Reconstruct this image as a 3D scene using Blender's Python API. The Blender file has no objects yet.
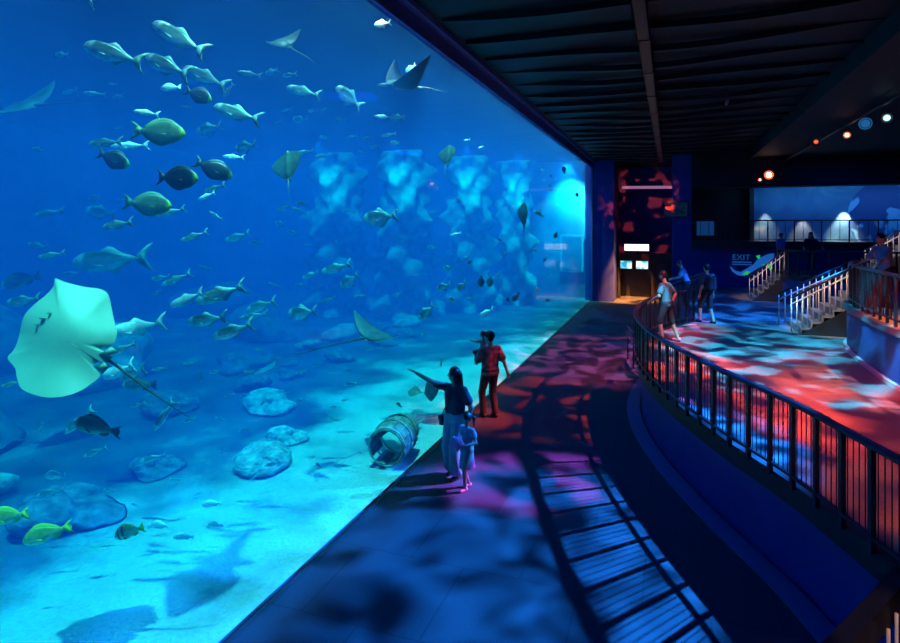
import bpy, bmesh, math, random
import numpy as np
from mathutils import Vector, Matrix

random.seed(7)
RNG = np.random.default_rng(7)
SC = bpy.context.scene
COL = SC.collection
PI = math.pi

# ------------------------------------------------------------------ camera
TH = math.atan(220 / 600.0)
CT, ST = math.cos(TH), math.sin(TH)
EYE = 3.9
R_AX = Vector((CT, ST, 0)); F_AX = Vector((-ST, CT, 0)); U_AX = Vector((0, 0, 1))
PANE_X = -3.87
cam = bpy.data.cameras.new('camera'); cam_o = bpy.data.objects.new('camera', cam); COL.objects.link(cam_o)
cam.sensor_width = 36; cam.lens = 24.0; cam.shift_y = -94.5 / 900
cam.clip_end = 200
cam_o.location = (0, 0, EYE)
cam_o.rotation_euler = (PI / 2, 0, TH)
SC.camera = cam_o


def at(px, py, z):
    """point of the place seen at photo position px, py at depth z in metres"""
    return Vector((0, 0, EYE)) + F_AX * z + R_AX * ((px - 450) / 600 * z) + U_AX * ((227 - py) / 600 * z)


def pane_depth(px):
    a = CT * (px - 450) / 600 - ST
    return PANE_X / a


# ------------------------------------------------------------------ materials
class NT:
    def __init__(s, tree):
        s.t = tree; s.n = tree.nodes; s.l = tree.links

    def new(s, typ, **kw):
        n = s.n.new(typ)
        for k, v in kw.items():
            if k.startswith('i_'):
                n.inputs[k[2:].replace('_', ' ')].default_value = v
            else:
                setattr(n, k, v)
        return n

    def link(s, a, b):
        s.l.new(a, b)


def ramp(nt, fac, stops):
    r = nt.new('ShaderNodeValToRGB')
    els = r.color_ramp.elements
    while len(els) < len(stops):
        els.new(0.5)
    for e, (p, c) in zip(els, stops):
        e.position = p
        e.color = (*c, 1) if len(c) == 3 else c
    nt.link(fac, r.inputs[0])
    return r.outputs[0]


def mat(name, col, rough=0.6, metal=0.0, noise=None, bump=None, spec=0.5, emit=None, estr=1.0):
    m = bpy.data.materials.new(name); m.use_nodes = True
    nt = NT(m.node_tree)
    b = nt.n['Principled BSDF']
    b.inputs['Base Color'].default_value = (*col, 1)
    b.inputs['Roughness'].default_value = rough
    b.inputs['Metallic'].default_value = metal
    b.inputs['Specular IOR Level'].default_value = spec
    tc = nt.new('ShaderNodeTexCoord')
    if noise:
        sc, amt = noise
        n = nt.new('ShaderNodeTexNoise'); n.inputs['Scale'].default_value = sc; n.inputs['Detail'].default_value = 4
        nt.link(tc.outputs['Object'], n.inputs['Vector'])
        lo = tuple(max(0, c * (1 - amt)) for c in col); hi = tuple(min(1, c * (1 + amt)) for c in col)
        nt.link(ramp(nt, n.outputs[0], [(.3, lo), (.7, hi)]), b.inputs['Base Color'])
    if bump:
        sc, st = bump
        n2 = nt.new('ShaderNodeTexNoise'); n2.inputs['Scale'].default_value = sc; n2.inputs['Detail'].default_value = 5
        nt.link(tc.outputs['Object'], n2.inputs['Vector'])
        bp = nt.new('ShaderNodeBump'); bp.inputs['Strength'].default_value = st; bp.inputs['Distance'].default_value = .05
        nt.link(n2.outputs[0], bp.inputs['Height']); nt.link(bp.outputs[0], b.inputs['Normal'])
    if emit:
        b.inputs['Emission Color'].default_value = (*emit, 1); b.inputs['Emission Strength'].default_value = estr
    return m


# ------------------------------------------------------------------ mesh helpers
class MB:
    """collects pieces of geometry that become ONE mesh object"""
    def __init__(s):
        s.v = []; s.f = []; s.m = []

    def add(s, vs, fs, mi=0):
        b = len(s.v)
        s.v += [tuple(v) for v in vs]
        s.f += [tuple(i + b for i in f) for f in fs]
        s.m += [mi] * len(fs)
        return s

    def box(s, lo, hi, M=None, mi=0):
        (x0, y0, z0), (x1, y1, z1) = lo, hi
        vs = [Vector(p) for p in ((x0, y0, z0), (x1, y0, z0), (x1, y1, z0), (x0, y1, z0), (x0, y0, z1), (x1, y0, z1), (x1, y1, z1), (x0, y1, z1))]
        if M is not None:
            vs = [M @ v for v in vs]
        return s.add(vs, [(0, 3, 2, 1), (4, 5, 6, 7), (0, 1, 5, 4), (1, 2, 6, 5), (2, 3, 7, 6), (3, 0, 4, 7)], mi)

    def tube(s, pts, r, n=8, mi=0, closed=False):
        pts = [Vector(p) for p in pts]
        rings = []
        for i, p in enumerate(pts):
            d = (pts[min(i + 1, len(pts) - 1)] - pts[max(i - 1, 0)])
            d = d.normalized() if d.length > 1e-9 else Vector((0, 0, 1))
            up = Vector((0, 0, 1)) if abs(d.z) < .95 else Vector((1, 0, 0))
            a = d.cross(up).normalized(); b = a.cross(d).normalized()
            rr = r[i] if isinstance(r, (list, tuple)) else r
            rings.append([p + (a * math.cos(2 * PI * k / n) + b * math.sin(2 * PI * k / n)) * rr for k in range(n)])
        vs = [v for ring in rings for v in ring]; fs = []
        for i in range(len(rings) - 1):
            for k in range(n):
                fs.append((i * n + k, i * n + (k + 1) % n, (i + 1) * n + (k + 1) % n, (i + 1) * n + k))
        fs.append(tuple(range(n - 1, -1, -1))); fs.append(tuple(range((len(rings) - 1) * n, len(rings) * n)))
        return s.add(vs, fs, mi)

    def ribbon(s, pts, w, h, mi=0):
        """flat bar following pts: w across (horizontal), h tall"""
        pts = [Vector(p) for p in pts]; vs = []; fs = []
        for i, p in enumerate(pts):
            d = (pts[min(i + 1, len(pts) - 1)] - pts[max(i - 1, 0)]); d.z = 0; d.normalize()
            a = Vector((-d.y, d.x, 0)) * (w / 2)
            vs += [p + a, p - a, p - a + Vector((0, 0, h)), p + a + Vector((0, 0, h))]
        for i in range(len(pts) - 1):
            o = i * 4
            for k in range(4):
                fs.append((o + k, o + (k + 1) % 4, o + 4 + (k + 1) % 4, o + 4 + k))
        fs += [(3, 2, 1, 0), tuple(len(vs) - 4 + k for k in range(4))]
        return s.add(vs, fs, mi)

    def prism(s, poly, z0, z1, mi=0):
        n = len(poly)
        vs = [(x, y, z0) for x, y in poly] + [(x, y, z1) for x, y in poly]
        fs = [tuple(range(n - 1, -1, -1)), tuple(range(n, 2 * n))] + [(i, (i + 1) % n, n + (i + 1) % n, n + i) for i in range(n)]
        return s.add(vs, fs, mi)

    def lathe(s, prof, n=24, M=None, mi=0):
        vs = []; fs = []
        for r, z in prof:
            for k in range(n):
                v = Vector((r * math.cos(2 * PI * k / n), r * math.sin(2 * PI * k / n), z))
                vs.append(M @ v if M is not None else v)
        for i in range(len(prof) - 1):
            for k in range(n):
                fs.append((i * n + k, i * n + (k + 1) % n, (i + 1) * n + (k + 1) % n, (i + 1) * n + k))
        return s.add(vs, fs, mi)

    def mesh(s, name, mats, smooth=False):
        me = bpy.data.meshes.new(name)
        me.from_pydata(s.v, [], s.f)
        for m in (mats if isinstance(mats, (list, tuple)) else [mats]):
            me.materials.append(m)
        me.polygons.foreach_set('material_index', s.m)
        if smooth:
            me.polygons.foreach_set('use_smooth', [True] * len(me.polygons))
        bm = bmesh.new(); bm.from_mesh(me)
        bmesh.ops.recalc_face_normals(bm, faces=bm.faces)
        bm.to_mesh(me); bm.free()
        me.update()
        return me

    def build(s, name, mats, parent=None, smooth=False):
        o = bpy.data.objects.new(name, s.mesh(name, mats, smooth)); COL.objects.link(o)
        if parent is not None:
            o.parent = parent
            o.matrix_parent_inverse = Matrix.Identity(4)
            o.matrix_basis = Matrix.Identity(4)
        return o


def tag(o, label=None, cat=None, group=None, kind=None):
    if label: o['label'] = label
    if cat: o['category'] = cat
    if group: o['group'] = group
    if kind: o['kind'] = kind
    return o


def empty(name, label, cat, loc=(0, 0, 0), rz=0, group=None, kind=None):
    o = bpy.data.objects.new(name, None); COL.objects.link(o)
    o.location = loc; o.rotation_euler = (0, 0, rz)
    return tag(o, label, cat, group, kind)


def struct(mb, name, m, label=None, smooth=False):
    o = mb.build(name, m, None, smooth)
    o['kind'] = 'structure'
    tag(o, label or name.replace('_', ' '), 'room part')
    return o


def bevel(o, w=.01, seg=2):
    md = o.modifiers.new('bevel', 'BEVEL'); md.width = w; md.segments = seg; md.limit_method = 'ANGLE'
    return o


def catmull(pts, n=10):
    P = [np.array(p, float) for p in pts]
    P = [2 * P[0] - P[1]] + P + [2 * P[-1] - P[-2]]
    out = []
    for i in range(1, len(P) - 2):
        for k in range(n):
            t = k / n
            a, b, c, d = P[i - 1], P[i], P[i + 1], P[i + 2]
            out.append(.5 * ((2 * b) + (-a + c) * t + (2 * a - 5 * b + 4 * c - d) * t * t + (-a + 3 * b - 3 * c + d) * t ** 3))
    out.append(P[-2])
    return [tuple(float(x) for x in p) for p in out]


def resample(pts, step):
    P = [Vector(p) for p in pts]
    L = [0]
    for a, b in zip(P, P[1:]):
        L.append(L[-1] + (b - a).length)
    n = max(1, round(L[-1] / step)); out = []
    j = 0
    for k in range(n + 1):
        d = L[-1] * k / n
        while j < len(L) - 2 and L[j + 1] < d:
            j += 1
        t = (d - L[j]) / max(1e-9, L[j + 1] - L[j])
        out.append(P[j].lerp(P[j + 1], min(1, t)))
    return out


# ------------------------------------------------------------------ implicit surfaces for bodies
def sd_cone(P, a, b, ra, rb):
    a = np.array(a, float); b = np.array(b, float); ba = b - a
    h = np.clip(((P - a) @ ba) / max(1e-9, ba @ ba), 0, 1)
    return np.linalg.norm(P - a - h[..., None] * ba, axis=-1) - (ra + (rb - ra) * h)


def sd_ell(P, c, r):
    c = np.array(c, float); r = np.array(r, float)
    q = (P - c) / r
    k0 = np.linalg.norm(q, axis=-1); k1 = np.linalg.norm(q / r, axis=-1)
    return k0 * (k0 - 1) / np.maximum(k1, 1e-6)


def smin(a, b, k):
    h = np.clip(.5 + .5 * (b - a) / k, 0, 1)
    return b + (a - b) * h - k * h * (1 - h)


def prims(P, L, k=.03):
    d = None
    for p in L:
        e = sd_ell(P, *p[1:]) if p[0] == 'e' else sd_cone(P, *p[1:])
        d = e if d is None else smin(d, e, k)
    return d


def bounds(L, pad=.05):
    lo = np.full(3, 1e9); hi = -lo
    for p in L:
        if p[0] == 'e':
            c = np.array(p[1]); r = np.array(p[2]); lo = np.minimum(lo, c - r); hi = np.maximum(hi, c + r)
        else:
            for q, r in ((p[1], p[3]), (p[2], p[4])):
                lo = np.minimum(lo, np.array(q) - r); hi = np.maximum(hi, np.array(q) + r)
    return lo - pad, hi + pad


def net(fn, lo, hi, step):
    """surface nets of fn(P) < 0"""
    ax = [np.arange(lo[i], hi[i] + step, step) for i in range(3)]
    G = np.stack(np.meshgrid(*ax, indexing='ij'), -1)
    f = fn(G)
    s = f < 0
    nx, ny, nz = (n - 1 for n in f.shape)
    cnt = np.zeros((nx, ny, nz)); acc = np.zeros((nx, ny, nz, 3))
    cs = [(i, j, k) for i in (0, 1) for j in (0, 1) for k in (0, 1)]
    for a in cs:
        for d in range(3):
            if a[d]: continue
            b = list(a); b[d] = 1
            A = f[a[0]:a[0] + nx, a[1]:a[1] + ny, a[2]:a[2] + nz]; B = f[b[0]:b[0] + nx, b[1]:b[1] + ny, b[2]:b[2] + nz]
            cr = (A < 0) != (B < 0)
            t = np.where(cr, A / np.where(cr, A - B, 1), 0)
            p = np.zeros((nx, ny, nz, 3)); p[...] = a
            p[..., d] += t
            acc += p * cr[..., None]; cnt += cr
    m = cnt > 0
    idx = np.full(cnt.shape, -1); idx[m] = np.arange(m.sum())
    cell = np.stack(np.nonzero(m), -1)
    V = (cell + acc[m] / cnt[m][:, None]) * step + np.array([a[0] for a in ax])
    F = []
    for d in range(3):
        e1, e2 = [(1, 2), (2, 0), (0, 1)][d]
        sl = [slice(1, n - 1) for n in f.shape]; sl[d] = slice(0, f.shape[d] - 1)
        s2 = list(sl); s2[d] = slice(1, f.shape[d])
        A = s[tuple(sl)]; B = s[tuple(s2)]
        w = np.stack(np.nonzero(A != B), -1)
        if not len(w): continue
        flip = A[tuple(w.T)]
        base = w.copy()
        for i in range(3):
            if i != d: base[:, i] += 1
        def g(o1, o2):
            q = base.copy(); q[:, e1] -= o1; q[:, e2] -= o2
            return idx[tuple(q.T)]
        q = np.stack([g(1, 1), g(0, 1), g(0, 0), g(1, 0)], -1)
        q[~flip] = q[~flip][:, ::-1]
        F.append(q)
    return V, np.concatenate(F) if F else np.zeros((0, 4), int)

# ------------------------------------------------------------------ palette
M_CEIL = mat('black_ceiling', (.0016, .002, .005), .6, noise=(3, .3))
M_BEAM = mat('black_beam', (.003, .003, .006), .7)
M_WALL = mat('blue_painted_wall', (.02, .03, .26), .7, noise=(2, .12))
M_PWALL = mat('navy_cladding', (.03, .035, .26), .45, noise=(2, .1))
M_DARK = mat('black_paint', (.006, .006, .010), .55)
M_FASC = mat('black_fascia', (.008, .008, .012), .5)
M_HEAD = mat('header_paint', (.07, .16, .45), .75, spec=.2)
M_METAL = mat('dark_rail_paint', (.018, .02, .03), .35, .3)
M_STEEL = mat('brushed_steel', (.55, .55, .58), .28, .9)
M_KERB = mat('kerb_paint', (.08, .12, .25), .5)

# carpeted floor with tile joints
M_FLOOR = bpy.data.materials.new('dark_carpet_tiles'); M_FLOOR.use_nodes = True
nt = NT(M_FLOOR.node_tree); b = nt.n['Principled BSDF']; b.inputs['Roughness'].default_value = .75
tc = nt.new('ShaderNodeTexCoord')
br = nt.new('ShaderNodeTexBrick'); br.offset = 0.5
br.inputs['Scale'].default_value = 1; br.inputs['Mortar Size'].default_value = .012; br.inputs['Brick Width'].default_value = 1.3; br.inputs['Row Height'].default_value = 1.3
br.inputs['Color1'].default_value = (.052, .054, .066, 1); br.inputs['Color2'].default_value = (.047, .049, .06, 1); br.inputs['Mortar'].default_value = (.034, .034, .042, 1)
mp = nt.new('ShaderNodeMapping'); mp.inputs['Location'].default_value = (.27, 0, 0)
nt.link(tc.outputs['Object'], mp.inputs[0]); nt.link(mp.outputs[0], br.inputs['Vector'])
nz = nt.new('ShaderNodeTexNoise'); nz.inputs['Scale'].default_value = 60
nt.link(tc.outputs['Object'], nz.inputs['Vector'])
mx = nt.new('ShaderNodeMix', data_type='RGBA', blend_type='MULTIPLY'); mx.inputs[0].default_value = .35
nt.link(br.outputs[0], mx.inputs[6]); nt.link(nz.outputs[0], mx.inputs[7]); nt.link(mx.outputs[2], b.inputs['Base Color'])
bp = nt.new('ShaderNodeBump'); bp.inputs['Strength'].default_value = .3; bp.inputs['Distance'].default_value = .01
nt.link(nz.outputs[0], bp.inputs['Height']); nt.link(bp.outputs[0], b.inputs['Normal'])
M_PLAT = mat('worn_carpet', (.15, .145, .16), .65, noise=(25, .15), bump=(80, .15))

# ------------------------------------------------------------------ room shell
struct(MB().box((PANE_X - .06, -8, -.3), (14, 37, 0)), 'floor', M_FLOOR, 'dark carpeted viewing floor')
c = MB().box((PANE_X - .06, -8, 7.4), (14, 37, 7.7))
y = -3.0
while y < 36:       # shallow arched ribs of the black ceiling, window wall to the bulkhead
    pts = [(-3.6 + 7.0 * t, y, 7.36 - .13 * math.sin(PI * min(1, t * 1.02)) + .03 * math.sin(9 * t + y)) for t in [k / 16 for k in range(17)]]
    c.ribbon(pts, .16, .12)
    y += 1.25
struct(c, 'ceiling', M_CEIL)
struct(MB().box((3.4, -8, 6.95), (14, 30, 7.4)).box((3.3, -8, 6.9), (3.42, 30, 7.0)), 'ceiling_bulkhead', M_BEAM, 'lowered black ceiling over the platform')
hb = MB().box((PANE_X - .06, -6, 7.02), (PANE_X + .02, 32.4, 7.4))
hb.box((PANE_X + .02, -6, 7.30), (PANE_X + .16, 32.4, 7.4)).box((PANE_X + .02, -6, 7.02), (PANE_X + .05, 32.4, 7.06))
struct(hb, 'wall_left', M_HEAD, 'dark blue header wall above the aquarium window')
struct(MB().box((PANE_X - .35, 32.3, 0), (-2.75, 32.7, 7.4)).box((-2.95, 32.7, 0), (-2.75, 36, 7.4)), 'wall_end', M_WALL, 'dark blue wall at the far end of the aquarium window')
struct(MB().box((PANE_X - .5, 36, 0), (.2, 36.3, 7.4)), 'wall_entrance', M_WALL, 'far wall behind the exit doorway')
# back wall: full height strip, then below the gallery
wb = MB().box((.10, 30.5, 0), (12.5, 30.8, 3.0)).box((.10, 30.5, 3.0), (.95, 30.8, 7.4)).box((.10, 30.8, 0), (.3, 36, 7.4))
struct(wb, 'wall_back', M_WALL, 'deep blue back wall')
struct(MB().box((.95, 30.2, 5.72), (14, 31.2, 7.4)), 'ceiling_beam', M_BEAM, 'black beam above the gallery')
struct(MB().box((.95, 29.9, 3.0), (14, 34.2, 3.22)).box((.95, 29.85, 2.92), (14, 29.95, 3.26)), 'floor_gallery', M_FASC, 'upper gallery slab')
struct(MB().box((.95, 34, 3.2), (3.75, 34.2, 7.4)).box((3.70, 33, 3.2), (3.9, 34, 7.4)), 'wall_gallery', M_DARK, 'black wall at the back of the gallery')
struct(MB().box((12.5, -8, 0), (12.8, 36, 7.4)), 'wall_right', M_DARK, 'black side wall')

# mural behind the gallery: blue undersea painting
M_MURAL = bpy.data.materials.new('undersea_mural'); M_MURAL.use_nodes = True
nt = NT(M_MURAL.node_tree); b = nt.n['Principled BSDF']; b.inputs['Roughness'].default_value = .6
tc = nt.new('ShaderNodeTexCoord')
nz = nt.new('ShaderNodeTexNoise'); nz.inputs['Scale'].default_value = .55; nz.inputs['Detail'].default_value = 5; nz.inputs['Distortion'].default_value = .8
nt.link(tc.outputs['Object'], nz.inputs['Vector'])
colr = ramp(nt, nz.outputs[0], [(.3, (.03, .09, .22)), (.5, (.05, .17, .30)), (.62, (.14, .30, .40)), (.72, (.4, .45, .42))])
# pale disc with a dark wave at the right-hand end
dist = nt.new('ShaderNodeVectorMath', operation='DISTANCE'); dist.inputs[1].default_value = (9.6, 33.0, 4.4)
nt.link(tc.outputs['Object'], dist.inputs[0])
lt = nt.new('ShaderNodeMath', operation='LESS_THAN'); lt.inputs[1].default_value = 1.75
nt.link(dist.outputs['Value'], lt.inputs[0])
wv = nt.new('ShaderNodeTexNoise'); wv.inputs['Scale'].default_value = .9; nt.link(tc.outputs['Object'], wv.inputs['Vector'])
disc = ramp(nt, wv.outputs[0], [(.47, (.16, .38, .60)), (.5, (.02, .06, .2))])
mx = nt.new('ShaderNodeMix', data_type='RGBA'); nt.link(lt.outputs[0], mx.inputs[0]); nt.link(colr, mx.inputs[6]); nt.link(disc, mx.inputs[7])
nt.link(mx.outputs[2], b.inputs['Base Color'])
struct(MB().box((3.9, 33.0, 3.2), (14, 33.2, 7.4)), 'wall_mural', M_MURAL, 'blue undersea mural wall behind the gallery')

# ------------------------------------------------------------------ curved platform
EDGE = catmull([(2.05, 4.9), (1.69, 6.03), (1.24, 7.35), (.64, 8.67), (-.05, 10.5), (-.50, 12.3), (-.66, 14.1), (-.48, 16.2), (.05, 17.9), (.70, 19.1)], 8)
PH = 1.13
poly = [p for p in EDGE] + [(.70, 22), (.30, 30.5), (12.5, 30.5), (12.5, 4.9)]
struct(MB().prism(poly, PH - .05, PH), 'floor_platform', M_PLAT, 'raised curved platform floor')


def offset(pts, d):
    out = []
    for i, p in enumerate(pts):
        a = Vector(pts[max(i - 1, 0)]); b2 = Vector(pts[min(i + 1, len(pts) - 1)])
        t = (b2 - a); t.normalize()
        out.append((p[0] + t.y * d, p[1] - t.x * d))
    return out


fa = MB(); E2 = offset(EDGE, .04)
fa.ribbon([(x, y, PH - .24) for x, y in E2], .12, .25)
struct(fa, 'trim_1', M_FASC, 'black fascia along the platform edge')
pw = MB(); E3 = offset(EDGE, .12)
pw.ribbon([(x, y, 0) for x, y in E3] + [(.62, 22, 0), (.2, 30.5, 0)], .1, PH - .05)
struct(pw, 'wall_platform', M_PWALL, 'navy curved wall under the platform', smooth=False)
kb = MB(); E4 = offset(EDGE, -.10)
kb.ribbon([(x, y, 0) for x, y in E4], .26, .035)
struct(kb, 'baseboard_platform', M_KERB, 'low kerb at the foot of the platform wall')


# ------------------------------------------------------------------ railings
def railing(name, label, pts, h=.93, post=.62, nbal=4, m=M_METAL, mid=False, pw=.05, foot=True, bal_r=.006, group=None, top_r=.032, mbal=None, flat=0):
    """pts: foot line of the railing in world space; returns the thing"""
    root = empty(name, label, 'railing', pts[0], 0, group)
    O = Vector(pts[0]); L = [Vector(p) - O for p in pts]
    fine = resample(L, .15)
    up = Vector((0, 0, h))
    if flat: bevel(MB().ribbon([p + up for p in fine], flat, .045).build('top_rail', m, root), .015, 2)
    else: MB().tube([p + up for p in fine], top_r, 8).build('top_rail', m, root, True)
    MB().ribbon([p + Vector((0, 0, .10)) for p in fine], .04, .03).build('bottom_rail', m, root)
    if mid:
        MB().tube([p + Vector((0, 0, h - .14)) for p in fine], .016, 6).build('middle_rail', m, root, True)
    ps = resample(L, post)
    bals = []
    for i, p in enumerate(ps):
        d = ps[min(i + 1, len(ps) - 1)] - ps[max(i - 1, 0)]; d.z = 0; d.normalize()
        M = Matrix.Translation(p) @ Matrix(((d.x, -d.y, 0, 0), (d.y, d.x, 0, 0), (0, 0, 1, 0), (0, 0, 0, 1)))
        MB().box((-pw / 2, -.022, -.02 if foot else 0), (pw / 2, .022, h), M).build('post', m, root)
        if i < len(ps) - 1:
            for k in range(nbal):
                q = p.lerp(ps[i + 1], (k + 1) / (nbal + 1))
                bals.append([q + Vector((0, 0, .09)), q + Vector((0, 0, h - (.14 if mid else .01)))])
    bals.sort(key=lambda s_: (s_[0] + O - Vector((0, 0, EYE))).length)
    for s_ in bals[:100]:
        MB().tube(s_, bal_r, 5).build('baluster', mbal or m, root)
    if len(bals) > 100:
        far = MB()
        for s_ in bals[100:]: far.tube(s_, bal_r, 5)
        tag(far.build('baluster_row', mbal or m, root), kind='stuff')
    return root


ED_IN = offset(EDGE, -.05)
railing('platform_railing', 'long curved black railing along the edge of the raised platform', [(x, y, PH) for x, y in ED_IN], post=.42, nbal=4, pw=.05, top_r=.035, flat=.10, h=.88)
railing('platform_railing', 'straight dark railing at the far end of the platform beside the exit doorway', [(.05, 20.6, PH), (.65, 23.4, PH), (1.25, 26.2, PH)], post=.9, nbal=3, mid=True)

# small handrail on the lower floor beside the platform
hr = empty('handrail', 'short red-lit double handrail on the lower floor beside the far end of the platform', 'handrail', (-1.2, 18.6, 0))
MB().tube([(0, 0, .95), (.25, -1.3, .98), (.42, -2.0, 1.05)], .025).build('upper_rail', M_METAL, hr, True)
MB().tube([(0, 0, .65), (.25, -1.3, .68), (.42, -2.0, .75)], .02).build('lower_rail', M_METAL, hr, True)
for q in ((.03, -.15), (.25, -1.3)):
    MB().tube([(*q, 0), (*q, .97)], .02).build('post', M_METAL, hr, True)

# near stair at the lower right corner: dark stringer with lit balusters
st = empty('stair_balustrade', 'dark balustrade of the near stair under the corner of the platform, pale balusters below', 'balustrade', (1.9, 5.6, 0))
MB().ribbon([Vector((-.12, .25, .90)), Vector((-.45, -.30, .90)), Vector((-1.05, -1.25, .90))], .12, .22).build('stringer', M_FASC, st)
M_BAL = mat('lit_baluster_tone', (.75, .62, .5), .4)  # beige of the lit balusters put into their colour
for k in range(5):
    q = (-.20 - .115 * k, -.03 - .225 * k)
    MB().tube([(*q, 0), (*q, 1.02)], .013, 6).build('baluster', M_BAL, st, True)
MB().tube([(-.14, .09, .06), (-.72, -1.05, .06)], .02, 6).build('bottom_rail', M_FASC, st, True)

# ------------------------------------------------------------------ mid landings and stairs
LH = 2.15
LEDGE = catmull([(4.55, 17.55), (4.05, 16.9), (3.78, 15.8), (3.68, 14.2), (3.68, 12.2), (4.0, 10.2), (4.8, 8.6)], 6)
M_LAND = mat('landing_cladding', (.03, .06, .24), .45, noise=(2, .15))
struct(MB().prism(LEDGE[::-1] + [(4.55, 19.3), (12.5, 19.3), (12.5, 8.6)], PH, LH - .12), 'wall_landing', M_LAND, 'curved blue wall under the upper landing')
LO = offset(LEDGE, .06)
struct(MB().prism(LO[::-1] + [(4.55, 19.3), (12.5, 19.3), (12.5, 8.6)], LH - .12, LH), 'floor_landing', M_PLAT, 'upper curved landing floor')
struct(MB().ribbon([(x, y, PH) for x, y in offset(LEDGE, .03)], .08, .07), 'baseboard_landing', mat('pale_skirting', (.5, .5, .52), .5), 'pale skirting around the upper landing')
railing('landing_railing', 'curved red-lit railing of the upper landing where a person leans', [(x, y, LH) for x, y in offset(LEDGE, -.06)][1:], h=.9, post=.42, nbal=1, pw=.05, bal_r=.012, top_r=.035)

M_STEP = mat('pale_stair_treads', (.16, .16, .18), .5, noise=(20, .1))
M_LITRAIL = mat('lit_rail_tone', (.55, .48, .42), .35, .2)  # paler than the dark rails, light on them put into the colour


def staircase(label, x0, x1, y0, y1, z0, z1, n, group=None):
    root = empty('staircase', label, 'staircase', (x0, y0, z0), 0, group)
    s = MB(); rr = (x1 - x0) / n; rz = (z1 - z0) / n; w = y1 - y0
    for k in range(n):
        MB().box((k * rr, 0, k * rz + rz - .05), ((k + 1) * rr + .03, w, (k + 1) * rz)).box((k * rr, 0, k * rz), (k * rr + .03, w, (k + 1) * rz - .05)).build('step', M_STEP, root)
    for yy in (-.03, w):
        sp = [(0, 0), (x1 - x0, 0), (x1 - x0, z1 - z0 - .06), (0, .02)]
        vs = [(x, yy, z) for x, z in sp] + [(x, yy + .03, z) for x, z in sp]
        MB().add(vs, [(0, 1, 2, 3), (7, 6, 5, 4), (0, 4, 5, 1), (1, 5, 6, 2), (2, 6, 7, 3), (3, 7, 4, 0)]).build('stringer', M_DARK, root)
    return root


def stair_rail(label, a, b_, h=.88, n=13, m=M_LITRAIL, group=None):
    a, b_ = Vector(a), Vector(b_)
    root = empty('stair_railing', label, 'railing', a, 0, group); d = b_ - a
    MB().tube([Vector((0, 0, h)), d + Vector((0, 0, h))], .03, 8).build('top_rail', M_METAL, root, True)
    MB().tube([Vector((0, 0, h - .16)), d + Vector((0, 0, h - .16))], .022, 6).build('middle_rail', m, root, True)
    for k in range(n + 1):
        q = d * (k / n)
        MB().tube([q, q + Vector((0, 0, h))], .016, 6).build('baluster', m, root, True)
    return root


staircase('short pale staircase up to the curved landing at the right', 3.15, 4.6, 17.6, 19.25, PH, LH, 6)
stair_rail('pale stair railing on the near side of the short staircase', (2.95, 17.62, PH + .05), (4.55, 17.62, LH))
stair_rail('pale stair railing on the far side of the short staircase', (2.9, 19.2, PH), (4.9, 19.2, LH + .05))

# far landing with its own curved front, stairs on its left
FE = catmull([(3.95, 26.4), (3.85, 25.4), (4.1, 24.3), (4.9, 23.6), (6.2, 23.4), (7.5, 23.7)], 6)
struct(MB().prism(FE[::-1] + [(3.95, 28), (12.5, 28), (12.5, 23.7)], PH, LH - .14), 'wall_far_landing', M_LAND, 'blue wall under the far landing')
struct(MB().prism(offset(FE, .06)[::-1] + [(3.95, 28), (12.5, 28), (12.5, 23.7)], LH - .14, LH), 'floor_far_landing', M_FASC, 'far landing floor')
railing('landing_railing', 'dark curved railing of the far landing where two people stand', [(x, y, LH) for x, y in offset(FE, -.06)][5:], h=.9, post=.5, nbal=2, bal_r=.014)
staircase('dark far staircase rising to the far landing below the gallery', 2.9, 3.95, 25.0, 26.4, PH, LH, 6)
stair_rail('pale stair railing in front of the far staircase by the exit sign', (2.8, 25.0, PH), (3.95, 25.0, LH), n=8)
staircase('upper staircase from the far landing to the gallery at the right edge', 6.9, 8.5, 26.6, 27.9, LH, 3.2, 6)
struct(MB().box((8.5, 26.5, 3.0), (12.5, 29.9, 3.2)), 'floor_gallery_side', M_FASC, 'side arm of the gallery')
stair_rail('bright stair railing climbing to the gallery at the right edge', (6.9, 26.6, LH), (8.5, 26.6, 3.2), n=9)
railing('gallery_railing', 'thin dark railing along the front of the upper gallery', [(.98, 30.0, 3.24), (12.4, 30.0, 3.24)], h=.95, post=1.0, nbal=2, bal_r=.012, top_r=.03)

# ------------------------------------------------------------------ exit doorway
M_SCR = None


def screen_mat(name, seed):
    m = bpy.data.materials.new(name); m.use_nodes = True
    nt = NT(m.node_tree); b = nt.n['Principled BSDF']; b.inputs['Base Color'].default_value = (.01, .01, .01, 1)
    tc = nt.new('ShaderNodeTexCoord'); mp = nt.new('ShaderNodeMapping'); mp.inputs['Location'].default_value = (seed, seed * 2, 0)
    nt.link(tc.outputs['Object'], mp.inputs[0])
    nz = nt.new('ShaderNodeTexNoise'); nz.inputs['Scale'].default_value = 2.6; nz.inputs['Detail'].default_value = 3
    nt.link(mp.outputs[0], nz.inputs['Vector'])
    nt.link(ramp(nt, nz.outputs[0], [(.38, (.0, .25, .5)), (.5, (.02, .65, .8)), (.6, (.75, 1, 1))]), b.inputs['Emission Color'])
    b.inputs['Emission Strength'].default_value = 1.3
    return m


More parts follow.
